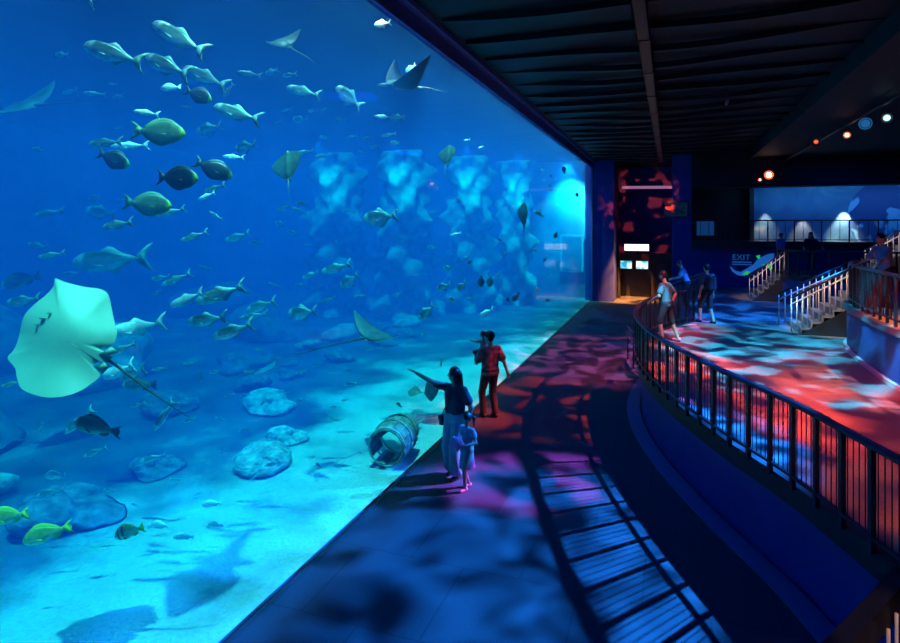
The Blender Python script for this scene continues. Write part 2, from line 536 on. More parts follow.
po = empty('exit_portal', 'black boxy portal at the far end with two doorways', 'portal', (-2.7, 34.0, 0))
MB().box((0, 0, 2.05), (2.95, 1.6, 2.45)).build('canopy', M_DARK, po)
MB().box((0, 0.1, 0), (.12, 1.6, 2.05)).build('side_panel', M_DARK, po)
MB().box((1.75, .1, 0), (2.95, 1.6, 2.05)).build('side_panel', M_DARK, po)
MB().box((.12, 1.3, 0), (1.75, 1.5, 2.05)).build('door', mat('dark_door', (.01, .011, .02), .4), po)
MB().box((2.0, .06, .1), (2.5, .1, 1.9)).build('door', mat('dark_side_door', (.02, .022, .05), .4), po)
for k, (x0, x1, lab) in enumerate(((-2.56, -1.92, 'left-hand glowing cyan screen hanging in the black portal'), (-1.74, -1.08, 'right-hand glowing cyan screen hanging in the black portal'))):
    s = empty('screen', lab, 'screen', (x0, 33.93, 1.62), 0, 'screens in the portal')
    MB().box((0, -.03, 0), (x1 - x0, .07, .46)).build('housing', M_DARK, s)
    MB().box((.03, -.04, .03), (x1 - x0 - .03, -.028, .44)).build('display', screen_mat('screen_picture', k * 3.7 + 1), s)
sg = empty('lightbox_sign', 'bright white three-panel lightbox sign above the black portal', 'sign', (-2.32, 33.9, 2.62)); sg.scale = (.9, 1, .9)
M_LB = mat('lightbox_white', (.8, .8, .75), .5, emit=(1, .93, .82), estr=2.2)
MB().box((-.03, .04, -.03), (1.42, .2, .42)).build('housing', M_DARK, sg)
for x0, x1 in ((0, .44), (.46, .74), (.78, 1.39)):
    MB().box((x0, 0, 0), (x1, .05, .38)).build('lit_panel', M_LB, sg)
ls = empty('light_strip', 'dim pink fluorescent strip light high above the portal', 'light', (-2.45, 33.5, 6.05))
MB().box((0, -.03, -.05), (3.4, .12, .0)).build('channel', M_DARK, ls)
MB().tube([(.03, -.05, -.03), (3.37, -.05, -.08)], .075, 8).build('tube', mat('strip_tube', (.4, .3, .45), .4, emit=(.5, .20, .42), estr=.55), ls, True)
pic = empty('framed_picture', 'dark framed picture catching red light on the back wall above the portal', 'picture', (.02, 30.42, 4.35))
MB().box((-.35, 0, 0), (.82, .07, .78)).build('frame', M_DARK, pic)
MB().box((-.28, -.012, .06), (.75, 0, .72)).build('canvas', mat('picture_canvas', (.35, .16, .12), .6, noise=(5, .8)), pic)

# glowing cases seen inside the dark gallery
dc = empty('display_case', 'small blue-lit display case on the dark gallery at the left', 'case', (1.25, 33.2, 3.22))
MB().box((0, 0, 0), (.9, .5, .25)).build('plinth', M_DARK, dc)
MB().box((.05, .05, .25), (.85, .45, 1.0)).build('glass_case', mat('case_glow', (.05, .1, .2), .3, emit=(.01, .10, .35), estr=.3), dc)

# exit sign on the back wall: word, lines and a swooping arrow
es = empty('exit_sign', 'painted EXIT sign with a blue and green swooping arrow on the back wall', 'sign', (2.62, 30.49, 1.66)); es.scale = (.88, 1, .88)
M_SB = mat('sign_blue', (.06, .28, .75), .5, emit=(.01, .11, .40), estr=.8)  # painted sign colours given a faint glow of their own
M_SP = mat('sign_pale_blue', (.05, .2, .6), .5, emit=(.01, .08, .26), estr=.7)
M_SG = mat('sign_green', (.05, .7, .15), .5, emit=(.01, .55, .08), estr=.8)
cu = bpy.data.curves.new('lettering', 'FONT'); cu.body = 'EXIT'; cu.size = .42; cu.extrude = .008
lo0 = bpy.data.objects.new('text', cu); lo = bpy.data.objects.new('lettering', bpy.data.meshes.new_from_object(lo0)); bpy.data.objects.remove(lo0); COL.objects.link(lo); lo.parent = es; lo.location = (.08, -.01, .82); lo.rotation_euler = (PI / 2, 0, 0); lo.data.materials.append(M_SP)
MB().box((.08, -.014, .68), (1.0, 0, .74)).box((.08, -.014, .56), (1.0, 0, .62)).build('text_line', M_SP, es)


def flat(pts, y0=-.02, y1=0):
    n = len(pts); m = MB()
    m.add([(x, y0, z) for x, z in pts] + [(x, y1, z) for x, z in pts], [tuple(range(n)), tuple(range(2 * n - 1, n - 1, -1))] + [(i, (i + 1) % n, n + (i + 1) % n, n + i) for i in range(n)])
    return m


flat([(-.05, .5), (.1, .2), (.35, .02), (.65, .0), (1.0, .2), (1.35, .45), (1.55, .55), (1.45, .7), (1.1, .62), (.8, .4), (.5, .2), (.25, .25)]).build('arrow_swoosh', M_SB, es)
flat([(1.3, .9), (1.75, 1.15), (2.05, 1.2), (2.0, .85), (1.9, .6), (1.6, .55), (1.1, .62)], -.022).build('arrow_head', M_SB, es)
flat([(1.45, .62), (1.95, .62), (1.97, .1), (1.8, .42)], -.03).build('arrow_tip', M_SG, es)
flat([(.55, .08), (.8, .05), (.95, .22), (.75, .25)], -.03).build('green_patch', M_SG, es)
flat([(1.2, 1.05), (1.4, 1.1), (1.38, .9), (1.28, .92)], -.03).build('green_patch', M_SG, es)

# ------------------------------------------------------------------ ceiling fittings
ct = empty('cable_tray', 'black cable tray running along the ceiling parallel to the window', 'cable tray', (-.43, -2, 7.16))
MB().box((-.11, 0, 0), (.11, 34, .03)).box((-.11, 0, 0), (-.09, 34, .1)).box((.09, 0, 0), (.11, 34, .1)).build('tray', M_METAL, ct)
for k in range(14):
    MB().box((-.12, k * 2.4 + 1, -.012), (.12, k * 2.4 + 1.1, .11)).build('bracket', M_METAL, ct)
tr = empty('lighting_truss', 'black lighting pipe hung under the dark ceiling above the platform', 'truss', (4.7, 6, 6.78))
MB().tube([(0, 0, 0), (0, 27, 0)], .03, 8).build('pipe', M_METAL, tr, True)
for k in range(8):
    MB().tube([(0, k * 3.6 + .8, 0), (0, k * 3.6 + .8, .18)], .014, 6).build('hanger', M_METAL, tr, True)


def stage_light(label, p, target, col, strength, lens=.085):
    p = Vector(p); t = Vector(target)
    q = (t - p).to_track_quat('-Z', 'Y').to_matrix().to_4x4()
    root = empty('stage_light', label, 'stage light', p, 0, 'stage lights on the ceiling truss')
    M = q
    MB().lathe([(.0, .26), (.07, .26), (.09, .2), (.1, .0), (.12, -.06), (.125, -.1), (.115, -.1), (.1, -.03), (.0, -.03)], 18, M).build('housing', M_DARK, root, True)
    MB().lathe([(0, -.04), (lens * .7, -.047), (lens, -.04)], 18, M).build('lens', mat('lens_glow', (.02, .02, .02), .3, emit=col, estr=min(strength, 1.6)), root, True)  # coloured lens disc, also carries the halo around the bulb
    if strength > 5: MB().lathe([(0, -.052), (lens * .5, -.052), (lens * .55, -.045)], 18, M).build('bulb', mat('bulb_glow', (.02, .02, .02), .3, emit=tuple(.5 + .5 * c for c in col), estr=strength), root, True)
    MB().tube([(-.14, 0, .05), (-.14, 0, .2), (0, 0, .27), (.14, 0, .2), (.14, 0, .05)], .012, 6).build('yoke', M_METAL, root, True)
    return root


LAMPS = [
    ('bright bluish-white stage light, rightmost on the truss', (4.85, 17.0, 6.5), (0, 0, 3.6), (.35, .85, 1), 12, .075),
    ('dim blue round stage light left of the bluish-white one', (4.7, 18.1, 6.55), (1.5, 2, 4), (.02, .18, .5), .6, .15),
    ('white and red stage light left of the dim blue one', (4.7, 19.8, 6.5), (0, 0, 3.9), (1, .16, .06), 10, .085),
    ('small unlit stage light, its red glint a glowing lens, beside the white and red one', (4.1, 20.6, 6.45), (0, 6, 3), (.9, .12, .05), 1.2, .06),  # red glint put in as lens emission
    ('big orange stage light shining far back near the gallery', (4.07, 29.5, 6.18), (0, 0, 3.9), (1, .14, .04), 14, .19),
    ('small red stage light just left of the big orange one', (3.72, 29.5, 5.98), (0, 0, 3.9), (1, .12, .04), 6, .07),
]
for a in LAMPS:
    stage_light(*a)
fl = empty('ceiling_flood', 'unlit slim ceiling flood hanging in the dark ceiling between tray and truss', 'light', (1.3, 16, 6.9))
MB().box((-.03, -.25, 0), (.03, .25, .05)).build('body', M_STEEL, fl)
MB().tube([(0, 0, .05), (0, 0, .5)], .012, 6).build('stem', M_METAL, fl, True)

# ------------------------------------------------------------------ aquarium
TX0, TX1, TY0, TY1, TZ = -22.0, PANE_X - .06, -6.0, 33.6, 7.25
M_WATER = bpy.data.materials.new('aquarium_water'); M_WATER.use_nodes = True
nt = NT(M_WATER.node_tree); nt.n.remove(nt.n['Principled BSDF']); out = nt.n['Material Output']
vs = nt.new('ShaderNodeVolumeScatter'); vs.inputs['Color'].default_value = (.03, .25, 1.0, 1); vs.inputs['Density'].default_value = .070; vs.inputs['Anisotropy'].default_value = .15
va = nt.new('ShaderNodeVolumeAbsorption'); va.inputs['Color'].default_value = (.0, .865, .975, 1); va.inputs['Density'].default_value = .48
ad = nt.new('ShaderNodeAddShader'); nt.link(vs.outputs[0], ad.inputs[0]); nt.link(va.outputs[0], ad.inputs[1]); nt.link(ad.outputs[0], out.inputs['Volume'])
w = MB().box((TX0 + .05, TY0 + .05, -.06), (TX1, TY1 - .05, TZ)).build('aquarium_water', M_WATER)
tag(w, 'clear blue water filling the giant aquarium', 'water', kind='structure')

M_PANE = bpy.data.materials.new('acrylic'); M_PANE.use_nodes = True
nt = NT(M_PANE.node_tree); nt.n.remove(nt.n['Principled BSDF']); out = nt.n['Material Output']
tr_ = nt.new('ShaderNodeBsdfTransparent'); tr_.inputs[0].default_value = (.97, .99, 1, 1)
gl = nt.new('ShaderNodeBsdfGlossy'); gl.inputs['Roughness'].default_value = .03
fr0 = nt.new('ShaderNodeFresnel'); fr0.inputs['IOR'].default_value = 1.25
ge = nt.new('ShaderNodeNewGeometry'); iv = nt.new('ShaderNodeMath', operation='SUBTRACT'); iv.inputs[0].default_value = .22; nt.link(ge.outputs['Backfacing'], iv.inputs[1])
fr = nt.new('ShaderNodeMath', operation='MULTIPLY', use_clamp=True); nt.link(fr0.outputs[0], fr.inputs[0]); nt.link(iv.outputs[0], fr.inputs[1])
ms = nt.new('ShaderNodeMixShader'); nt.link(fr.outputs[0], ms.inputs[0]); nt.link(tr_.outputs[0], ms.inputs[1]); nt.link(gl.outputs[0], ms.inputs[2]); nt.link(ms.outputs[0], out.inputs['Surface'])
w1 = MB().box((PANE_X - .05, -6, 0), (PANE_X - .02, 32.3, 7.02)).build('window_1', M_PANE)
tag(w1, 'giant acrylic viewing window of the aquarium', 'window', kind='structure')
struct(MB().box((PANE_X - .02, -6, 0), (PANE_X + .01, 32.3, .008)), 'trim_2', M_FLOOR, 'thin black sill at the foot of the aquarium window')
struct(MB().box((PANE_X - .04, 32.22, 0), (PANE_X + .04, 32.32, 7.02)), 'trim_3', mat('blue_jamb', (.12, .2, .4), .4), 'edge of the aquarium window at its far end')

# sand
M_SAND = bpy.data.materials.new('coral_sand'); M_SAND.use_nodes = True
nt = NT(M_SAND.node_tree); b = nt.n['Principled BSDF']; b.inputs['Roughness'].default_value = .9
tc = nt.new('ShaderNodeTexCoord')
n1 = nt.new('ShaderNodeTexNoise'); n1.inputs['Scale'].default_value = .8; n1.inputs['Detail'].default_value = 6
n2 = nt.new('ShaderNodeTexNoise'); n2.inputs['Scale'].default_value = 22; n2.inputs['Detail'].default_value = 4
for n in (n1, n2): nt.link(tc.outputs['Object'], n.inputs['Vector'])
base = ramp(nt, n1.outputs[0], [(.32, (.30, .33, .31)), (.48, (.56, .58, .53)), (.7, (.68, .68, .62))])
sx_ = nt.new('ShaderNodeSeparateXYZ'); nt.link(tc.outputs['Object'], sx_.inputs[0])
n3 = nt.new('ShaderNodeTexNoise'); n3.inputs['Scale'].default_value = .55; n3.inputs['Detail'].default_value = 4; nt.link(tc.outputs['Object'], n3.inputs['Vector'])
m3 = nt.new('ShaderNodeMath', operation='MULTIPLY_ADD'); m3.inputs[1].default_value = 4.5; nt.link(n3.outputs[0], m3.inputs[0]); nt.link(sx_.outputs[0], m3.inputs[2])
fy = nt.new('ShaderNodeMapRange'); fy.inputs[1].default_value = 15; fy.inputs[2].default_value = 24; fy.inputs[4].default_value = 3.6; nt.link(sx_.outputs[1], fy.inputs[0])  # rubble tone spread over the far sand, its fading light put into colour
m5 = nt.new('ShaderNodeMath', operation='SUBTRACT'); nt.link(m3.outputs[0], m5.inputs[0]); nt.link(fy.outputs[0], m5.inputs[1])
m4 = nt.new('ShaderNodeMapRange'); m4.inputs[1].default_value = -5.1; m4.inputs[2].default_value = -4.0; nt.link(m5.outputs[0], m4.inputs[0])
rub_dim = ramp(nt, n1.outputs[0], [(.35, (.035, .05, .06)), (.6, (.13, .16, .17)), (.72, (.34, .36, .34))])
mxr = nt.new('ShaderNodeMix', data_type='RGBA'); nt.link(m4.outputs[0], mxr.inputs[0]); nt.link(rub_dim, mxr.inputs[6]); nt.link(base, mxr.inputs[7]); base = mxr.outputs[2]
mx = nt.new('ShaderNodeMix', data_type='RGBA', blend_type='MULTIPLY'); mx.inputs[0].default_value = .4
nt.link(base, mx.inputs[6]); nt.link(n2.outputs[0], mx.inputs[7]); nt.link(mx.outputs[2], b.inputs['Base Color'])
bp = nt.new('ShaderNodeBump'); bp.inputs['Strength'].default_value = .5; bp.inputs['Distance'].default_value = .05
nt.link(n2.outputs[0], bp.inputs['Height']); nt.link(bp.outputs[0], b.inputs['Normal'])
sx = np.linspace(TX0 + .1, TX1 - .02, 90); sy = np.linspace(TY0 + .1, TY1 - .1, 160)
vsn = []; fsn = []
for i, x in enumerate(sx):
    for j, y in enumerate(sy):
        d = TX1 - x
        z = .03 + .02 * math.sin(x * 1.7 + .6 * y) * math.sin(y * .9 + x * .3) * min(1, d) + .008 * math.sin(5 * x + 3 * y) * min(1, d)
        vsn.append((x, y, max(.005, z)))
for i in range(len(sx) - 1):
    for j in range(len(sy) - 1):
        a = i * len(sy) + j
        fsn.append((a, a + len(sy), a + len(sy) + 1, a + 1))
sand = MB().add(vsn, fsn).build('sand', M_SAND, None, True)
tag(sand, 'pale coral sand on the aquarium floor', 'sand', kind='stuff')
M_TANK = mat('tank_wall', (.10, .16, .2), .8, noise=(.8, .5))
struct(MB().box((TX0 - .2, TY0, -.3), (TX0, TY1, TZ + .3)), 'wall_tank_far', M_TANK, 'far side wall of the aquarium')
struct(MB().box((TX0, TY1, -.3), (PANE_X - .08, TY1 + .2, TZ + .3)), 'wall_tank_end', M_TANK, 'end wall of the aquarium')
struct(MB().box((TX0, TY0 - .2, -.3), (PANE_X - .4, TY0, TZ + .3)), 'wall_tank_near', M_TANK, 'near end wall of the aquarium')
struct(MB().box((TX0, TY0, -.35), (PANE_X - .07, TY1, -.07)), 'floor_tank', M_TANK, 'slab under the aquarium')

# rocks and reef
M_ROCK = mat('reef_rock', (.11, .14, .15), .9, noise=(3, .7), bump=(6, .8))
M_PALE = mat('pale_reef_rock', (.34, .38, .36), .9, noise=(3, .5), bump=(6, .8))


def rock_mesh(seed, m, name):
    r = random.Random(seed); bm = bmesh.new(); bmesh.ops.create_icosphere(bm, subdivisions=4, radius=1)
    ph = [(Vector((r.uniform(-1, 1), r.uniform(-1, 1), r.uniform(-1, 1))).normalized(), r.uniform(1.5, 5), r.uniform(0, 6)) for _ in range(14)]
    for v in bm.verts:
        n = v.co.normalized(); h = sum(math.sin(d.dot(n) * f + o) / f for d, f, o in ph)
        v.co = n * (1 + .34 * h + .05 * math.sin(9 * n.x + 4 * n.z + seed) * math.sin(11 * n.y + 2)); v.co.z = max(-.3, v.co.z * .8)
    me = bpy.data.meshes.new(name); bm.to_mesh(me); bm.free(); me.materials.append(m)
    me.polygons.foreach_set('use_smooth', [True] * len(me.polygons)); return me


ROCKS = [rock_mesh(s, M_ROCK if s % 3 else M_PALE, 'reef_boulder') for s in range(6)]
rr = random.Random(4)
PIL = [(at(338, 165, 27), 1.0, 7.1, 'pale rock pillar added to carry a soft glow at top centre'), (at(405, 150, 26), 1.0, 7.1, 'pale rock pillar added to carry a soft glow behind and below the manta ray'),
       (at(470, 170, 28), .9, 7.1, 'pale rock pillar added to carry a soft glow behind the small green ray'), (at(515, 190, 30), .7, 7.1, 'slim pale rock pillar added for a soft glow left of the far glowing wall')]
spots_ = [(p.x, min(p.y, 32.2), r0 * 1.9) for p, r0, h, lab in PIL]
for k in range(150):
    near = k < 110
    if near: y = rr.uniform(2, 28); x = -7.4 - rr.uniform(0, 2.6) - (1.2 if y > 12 else 0) + (1.4 if 6 < y < 9.5 else 0); s = rr.uniform(.18, .5)
    else: y = rr.uniform(2, 31); x = -12.6 - rr.uniform(0, 6); s = rr.uniform(.8, 1.5)
    R = s * 1.3 * 1.55
    if any((x - a) ** 2 + (y - b_) ** 2 < (R + q) ** 2 for a, b_, q in spots_): continue
    spots_.append((x, y, R))
    o = bpy.data.objects.new('reef_boulder', ROCKS[k % 6]); COL.objects.link(o)
    o.location = (x, y, .065 + s * .26); o.scale = (s * 1.3, s * 1.3, s * (.8 if near else 1.1)); o.rotation_euler = (0, 0, rr.uniform(0, 6))
    o.location.z = .065 + .30 * o.scale.z
    if near: tag(o, 'low bluish boulder along the hazy edge of the sand', 'rock', 'low boulders at the edge of the sand')
    else: tag(o, 'large hazy boulder of the reef behind the sand', 'rock', 'big hazy boulders behind the sand')
# tall rock pillars added to carry soft glows, washed by added lamps
for p, r0, h, lab in PIL:
    m = MB(); prof = [(r0 * (1 + .18 * math.sin(k * 1.9 + r0 * 7)) * (1.15 - .3 * k / 12), h * k / 12) for k in range(13)] + [(.01, h + .1)]
    prof = [(float(np.interp(z, [q[1] for q in prof], [q[0] for q in prof])), z) for z in np.linspace(0, h, 44)] + [(.01, h + .05)]
    m.lathe(prof, 40)
    for i, v in enumerate(m.v):
        a = math.atan2(v[1], v[0]); f = 1 + .26 * math.sin(3 * a + v[2] * 2.3) + .2 * math.sin(5 * a - v[2] * 4.1 + 1) + .12 * math.sin(9 * a + v[2] * 6)
        m.v[i] = (v[0] * f, v[1] * f, v[2])
    o = m.build('glow_pillar', M_PALE, None, True); o.location = (p.x, min(p.y, 32.2), .065)
    tag(o, lab, 'rock', 'rock pillars added for the far glows')
# viewing tunnel window at the far end wall
fw = empty('far_viewing_window', 'dim rectangular viewing window seen through the water at the far end', 'window', (-5.2, 33.5, 1.5))
MB().box((-.55, -.06, -.1), (.75, .02, 2.0)).build('frame', mat('window_frame_grey', (.25, .3, .34), .6), fw)
MB().box((-.42, -.075, 0), (.62, -.055, 1.85)).build('pane', mat('dim_pane', (.05, .12, .16), .2, emit=(.0, .10, .22), estr=.4), fw)

# sunken barrel
bl = empty('sunken_barrel', 'broken wooden barrel lying on the sand against the window', 'barrel', (-4.30, 9.05, .385), 0); bl.scale = (.8,) * 3
Mx = Matrix.Rotation(.12, 4, 'Z') @ Matrix.Rotation(-PI / 2, 4, 'X')
st_ = MB()
for k in range(15):
    if k in (3, 5): continue
    a0 = 2 * PI * k / 15; a1 = 2 * PI * (k + .93) / 15; L = 1.15 if k not in (2, 4, 6) else .7
    vs2 = []
    for i in range(7):
        z = -.55 + L * i / 6; r = .34 + .07 * math.cos((z) * 2.2)
        for rr2 in (r, r - .03):
            for a in (a0, a1):
                vs2.append(Mx @ Vector((rr2 * math.cos(a), rr2 * math.sin(a), z)))
    f2 = []
    for i in range(6):
        o4 = i * 4
        f2 += [(o4, o4 + 1, o4 + 5, o4 + 4), (o4 + 2, o4 + 6, o4 + 7, o4 + 3), (o4, o4 + 4, o4 + 6, o4 + 2), (o4 + 1, o4 + 3, o4 + 7, o4 + 5)]
    f2 += [(0, 2, 3, 1), (24, 25, 27, 26)]
    MB().add(vs2, f2).build('stave', mat('old_wood', (.22, .24, .2), .9, noise=(9, .5)) if k == 0 else bpy.data.materials['old_wood'], bl)
for z in (-.5, -.1, .3):
    r = .35 + .07 * math.cos(z * 2.2)
    MB().tube([Mx @ Vector((r * math.cos(2 * PI * i / 24), r * math.sin(2 * PI * i / 24), z)) for i in range(25)], .018, 6).build('hoop', M_PALE, bl, True)
cr = MB().tube([(0, 0, 0), (.05, .02, .25), (-.03, .05, .5)], [.04, .03, .01], 6).tube([(.03, .01, .2), (.2, .0, .42)], [.025, .01], 6).tube([(.02, .01, .12), (-.15, .06, .36)], [.025, .01], 6)
o = cr.build('coral_branch', M_PALE, None, True); o.location = (-4.45, 10.0, .05); o.rotation_euler = (0, .2, .5)
tag(o, 'small branching coral growing behind the sunken barrel', 'coral')

# ------------------------------------------------------------------ fish
def fish_mat(name, back, flank, belly, rough=.35, metal=.25, bars=None, head=None, z0=-.10, z1=.12, bumps=True):
    m = bpy.data.materials.new(name); m.use_nodes = True
    nt = NT(m.node_tree); b = nt.n['Principled BSDF']; b.inputs['Roughness'].default_value = rough; b.inputs['Metallic'].default_value = metal
    tc = nt.new('ShaderNodeTexCoord'); sp = nt.new('ShaderNodeSeparateXYZ'); nt.link(tc.outputs['Object'], sp.inputs[0])
    mr = nt.new('ShaderNodeMapRange'); mr.inputs[1].default_value = z0; mr.inputs[2].default_value = z1; nt.link(sp.outputs[2], mr.inputs[0])
    c = ramp(nt, mr.outputs[0], [(.1, belly), (.45, flank), (.85, back)])
    if head:
        lim, hc = head
        gt = nt.new('ShaderNodeMapRange'); gt.inputs[1].default_value = lim - .03; gt.inputs[2].default_value = lim + .03; nt.link(sp.outputs[0], gt.inputs[0])
        mx = nt.new('ShaderNodeMix', data_type='RGBA'); nt.link(gt.outputs[0], mx.inputs[0]); nt.link(c, mx.inputs[6]); mx.inputs[7].default_value = (*hc, 1); c = mx.outputs[2]
    for bx, bw in bars or ():
        su = nt.new('ShaderNodeMath', operation='SUBTRACT'); su.inputs[1].default_value = bx; nt.link(sp.outputs[0], su.inputs[0])
        ab = nt.new('ShaderNodeMath', operation='ABSOLUTE'); nt.link(su.outputs[0], ab.inputs[0])
        ls_ = nt.new('ShaderNodeMath', operation='LESS_THAN'); ls_.inputs[1].default_value = bw; nt.link(ab.outputs[0], ls_.inputs[0])
        mx = nt.new('ShaderNodeMix', data_type='RGBA'); nt.link(ls_.outputs[0], mx.inputs[0]); nt.link(c, mx.inputs[6]); mx.inputs[7].default_value = (.03, .05, .05, 1); c = mx.outputs[2]
    nz = nt.new('ShaderNodeTexNoise'); nz.inputs['Scale'].default_value = 14; nt.link(tc.outputs['Object'], nz.inputs['Vector'])
    mx = nt.new('ShaderNodeMix', data_type='RGBA', blend_type='MULTIPLY'); mx.inputs[0].default_value = .5; nt.link(c, mx.inputs[6]); nt.link(ramp(nt, nz.outputs[0], [(.35, (.55, .55, .55)), (.6, (1, 1, 1))]), mx.inputs[7])
    nt.link(mx.outputs[2], b.inputs['Base Color'])
    return m


M_EYE = mat('fish_eye', (.01, .01, .01), .1)
US = [0, .03, .07, .13, .22, .35, .5, .62, .72, .8]
FK = {
    # top, bottom, width, dorsal, anal, fork span/depth
    'jack': ([0, .065, .10, .125, .14, .14, .115, .07, .033, .017], [0, -.03, -.055, -.08, -.105, -.125, -.105, -.062, -.025, -.015], .42, (.36, .78, .055), (.45, .78, .05), (.17, .14)),
    'pompano': ([0, .09, .15, .19, .225, .235, .19, .12, .05, .022], [0, -.05, -.09, -.13, -.18, -.21, -.18, -.11, -.045, -.022], .30, (.38, .78, .09), (.42, .78, .09), (.19, .15)),
    'slim': ([0, .035, .06, .085, .105, .11, .09, .06, .03, .018], [0, -.02, -.04, -.06, -.08, -.095, -.08, -.05, -.025, -.016], .55, (.35, .75, .035), (.45, .75, .03), (.14, .12)),
    'surgeon': ([0, .06, .11, .155, .20, .225, .205, .14, .07, .035], [0, -.05, -.10, -.145, -.19, -.215, -.195, -.13, -.065, -.035], .30, (.14, .79, .045), (.30, .79, .045), (.17, .10)),
    'snapper': ([0, .05, .10, .15, .19, .195, .155, .10, .06, .045], [0, -.04, -.07, -.10, -.125, -.135, -.115, -.075, -.05, -.04], .36, (.2, .74, .055), (.55, .75, .05), (.13, .05)),
}


def make_fish(kind, mbody, mfin, name):
    top, bot, wr, dor, ana, fork = FK[kind]
    NU, NV = 26, 14
    uu = [.8 * (k / (NU - 1)) ** 1.25 for k in range(NU)]
    def prof(a, u):
        i = min(len(US) - 2, max(0, np.searchsorted(US, u) - 1)); t = (u - US[i]) / (US[i + 1] - US[i])
        g = lambda j: a[max(0, min(len(a) - 1, j))]
        p0, p1, p2, p3 = g(i - 1), g(i), g(i + 1), g(i + 2)
        v = p1 + (p2 - p1) * t + .5 * t * (1 - t) * ((p2 - p0) * .5 * (1 - t) - (p3 - p1) * .5 * t)
        return v
    m = MB(); vs = []; fs = []
    for u in uu:
        t, bo = prof(top, u), prof(bot, u); h = (t - bo) / 2; c = (t + bo) / 2; w = max(.006, h * wr * (1.25 if u < .3 else 1)); h = max(h, .004)
        for k in range(NV):
            a = 2 * PI * k / NV
            vs.append((.5 - u, w * math.cos(a) * (1 - .25 * abs(math.sin(a))), c + h * math.sin(a)))
    for i in range(NU - 1):
        for k in range(NV):
            fs.append((i * NV + k, i * NV + (k + 1) % NV, (i + 1) * NV + (k + 1) % NV, (i + 1) * NV + k))
    fs += [tuple(range(NV)), tuple(range((NU - 1) * NV, NU * NV))]
    m.add(vs, fs, 0)

    def plate(pts, th=.006, mi=1):
        n = len(pts); m.add([(x, th * (1 if i < n // 2 else .4), z) for i, (x, z) in enumerate(pts)] + [(x, -th * (1 if i < n // 2 else .4), z) for i, (x, z) in enumerate(pts)],
                            [tuple(range(n)), tuple(range(2 * n - 1, n - 1, -1))] + [(i, (i + 1) % n, n + (i + 1) % n, n + i) for i in range(n)], mi)
    s, dp = fork
    p0 = prof(top, .78)
    plate([(-.27, p0), (-.33, s * .45), (-.42, s * .85), (-.5, s), (-.43, s * .55), (-.5 + dp * .8, 0.0), (-.43, -s * .55), (-.5, -s), (-.42, -s * .85), (-.33, -s * .45), (-.27, -p0)])
    for (u0, u1, hh), a, sg in ((dor, top, 1), (ana, bot, -1)):
        us = [u0 + (u1 - u0) * k / 6 for k in range(7)]
        base = [(.5 - u, prof(a, u) - sg * .012) for u in us]
        if kind in ('jack', 'pompano', 'slim'): hs = [.0, 1.0, .75, .38, .25, .2, .05]
        else: hs = [.2, .8, 1, 1, .95, .8, .2]
        edge = [(.5 - u - .03 * hs[k], prof(a, u) + sg * hh * hs[k]) for k, u in enumerate(us)]
        L = base + edge; n = len(L)
        m.add([(x, .005, z) for x, z in base] + [(x, .0015, z) for x, z in edge] + [(x, -.005, z) for x, z in base] + [(x, -.0015, z) for x, z in edge],
              [(k, 7 + k, 8 + k, k + 1) for k in range(6)] + [(14 + k + 1, 14 + 8 + k, 14 + 7 + k, 14 + k) for k in range(6)] + [(7 + k, 21 + k, 22 + k, 8 + k) for k in range(6)] + [(0, 14, 21, 7), (6, 13, 27, 20)], 1)
    for sy in (1, -1):     # pectoral and pelvic fins stand off the flank
        w = .13 * wr
        m.add([(.24, sy * w, -.02), (.20, sy * (w + .005), -.05), (.05, sy * (w + .05), -.07), (.10, sy * (w + .045), -.03),
               (.24, sy * (w - .012), -.02), (.20, sy * (w - .007), -.05), (.05, sy * (w + .04), -.07), (.10, sy * (w + .035), -.03)],
              [(0, 1, 2, 3), (7, 6, 5, 4), (0, 4, 5, 1), (1, 5, 6, 2), (2, 6, 7, 3), (3, 7, 4, 0)], 1)
        ex = .5 - .085; ez = (prof(top, .085) * .45); we = .5 * (prof(top, .085) - prof(bot, .085)) * wr * 1.05
        m.lathe([(.001, .006), (.008, .004), (.012, 0), (.008, -.004), (.001, -.006)], 8, Matrix.Translation((ex, sy * we, ez)) @ Matrix.Rotation(PI / 2, 4, 'X'), 2)
    return m.mesh(name, [mbody, mfin, M_EYE], True)


MF_SILVER = fish_mat('silver_jack_skin', (.05, .12, .11), (.24, .36, .33), (.62, .72, .68), .28, .4, head=(.33, (.45, .62, .55)))  # brighter head is a highlight put into the skin colour
MF_FINS = mat('silver_fin', (.18, .30, .27), .5)
MF_WHITE = fish_mat('white_fish_skin', (.75, .85, .82), (.9, .95, .93), (.97, .97, .95), .3, .2)
MF_WFIN = mat('pale_fin', (.75, .85, .8), .5)
MF_GREEN = fish_mat('green_surgeonfish_skin', (.07, .13, .09), (.15, .26, .18), (.20, .32, .22), .45, .1, head=(.40, (.40, .62, .08)))
MF_GFIN = mat('green_fin', (.09, .2, .09), .5)
MF_DARK = fish_mat('dark_surgeonfish_skin', (.012, .02, .03), (.025, .045, .05), (.04, .065, .06), .45, .1, head=(.40, (.16, .34, .05)))
MF_DFIN = mat('dark_fin', (.02, .035, .05), .5)
MF_SNAP = fish_mat('yellow_snapper_skin', (.35, .46, .12), (.55, .68, .28), (.70, .78, .50), .4, .15)
MF_SFIN = mat('yellow_fin', (.50, .62, .08), .5)
MF_BAR = fish_mat('barred_snapper_skin', (.25, .36, .12), (.45, .55, .28), (.60, .68, .42), .4, .1, bars=[(.31, .028), (.17, .03)])
MF_SWEET = fish_mat('dark_grouper_skin', (.05, .09, .06), (.12, .20, .12), (.28, .42, .24), .5, .05, head=(.40, (.75, .85, .7)))

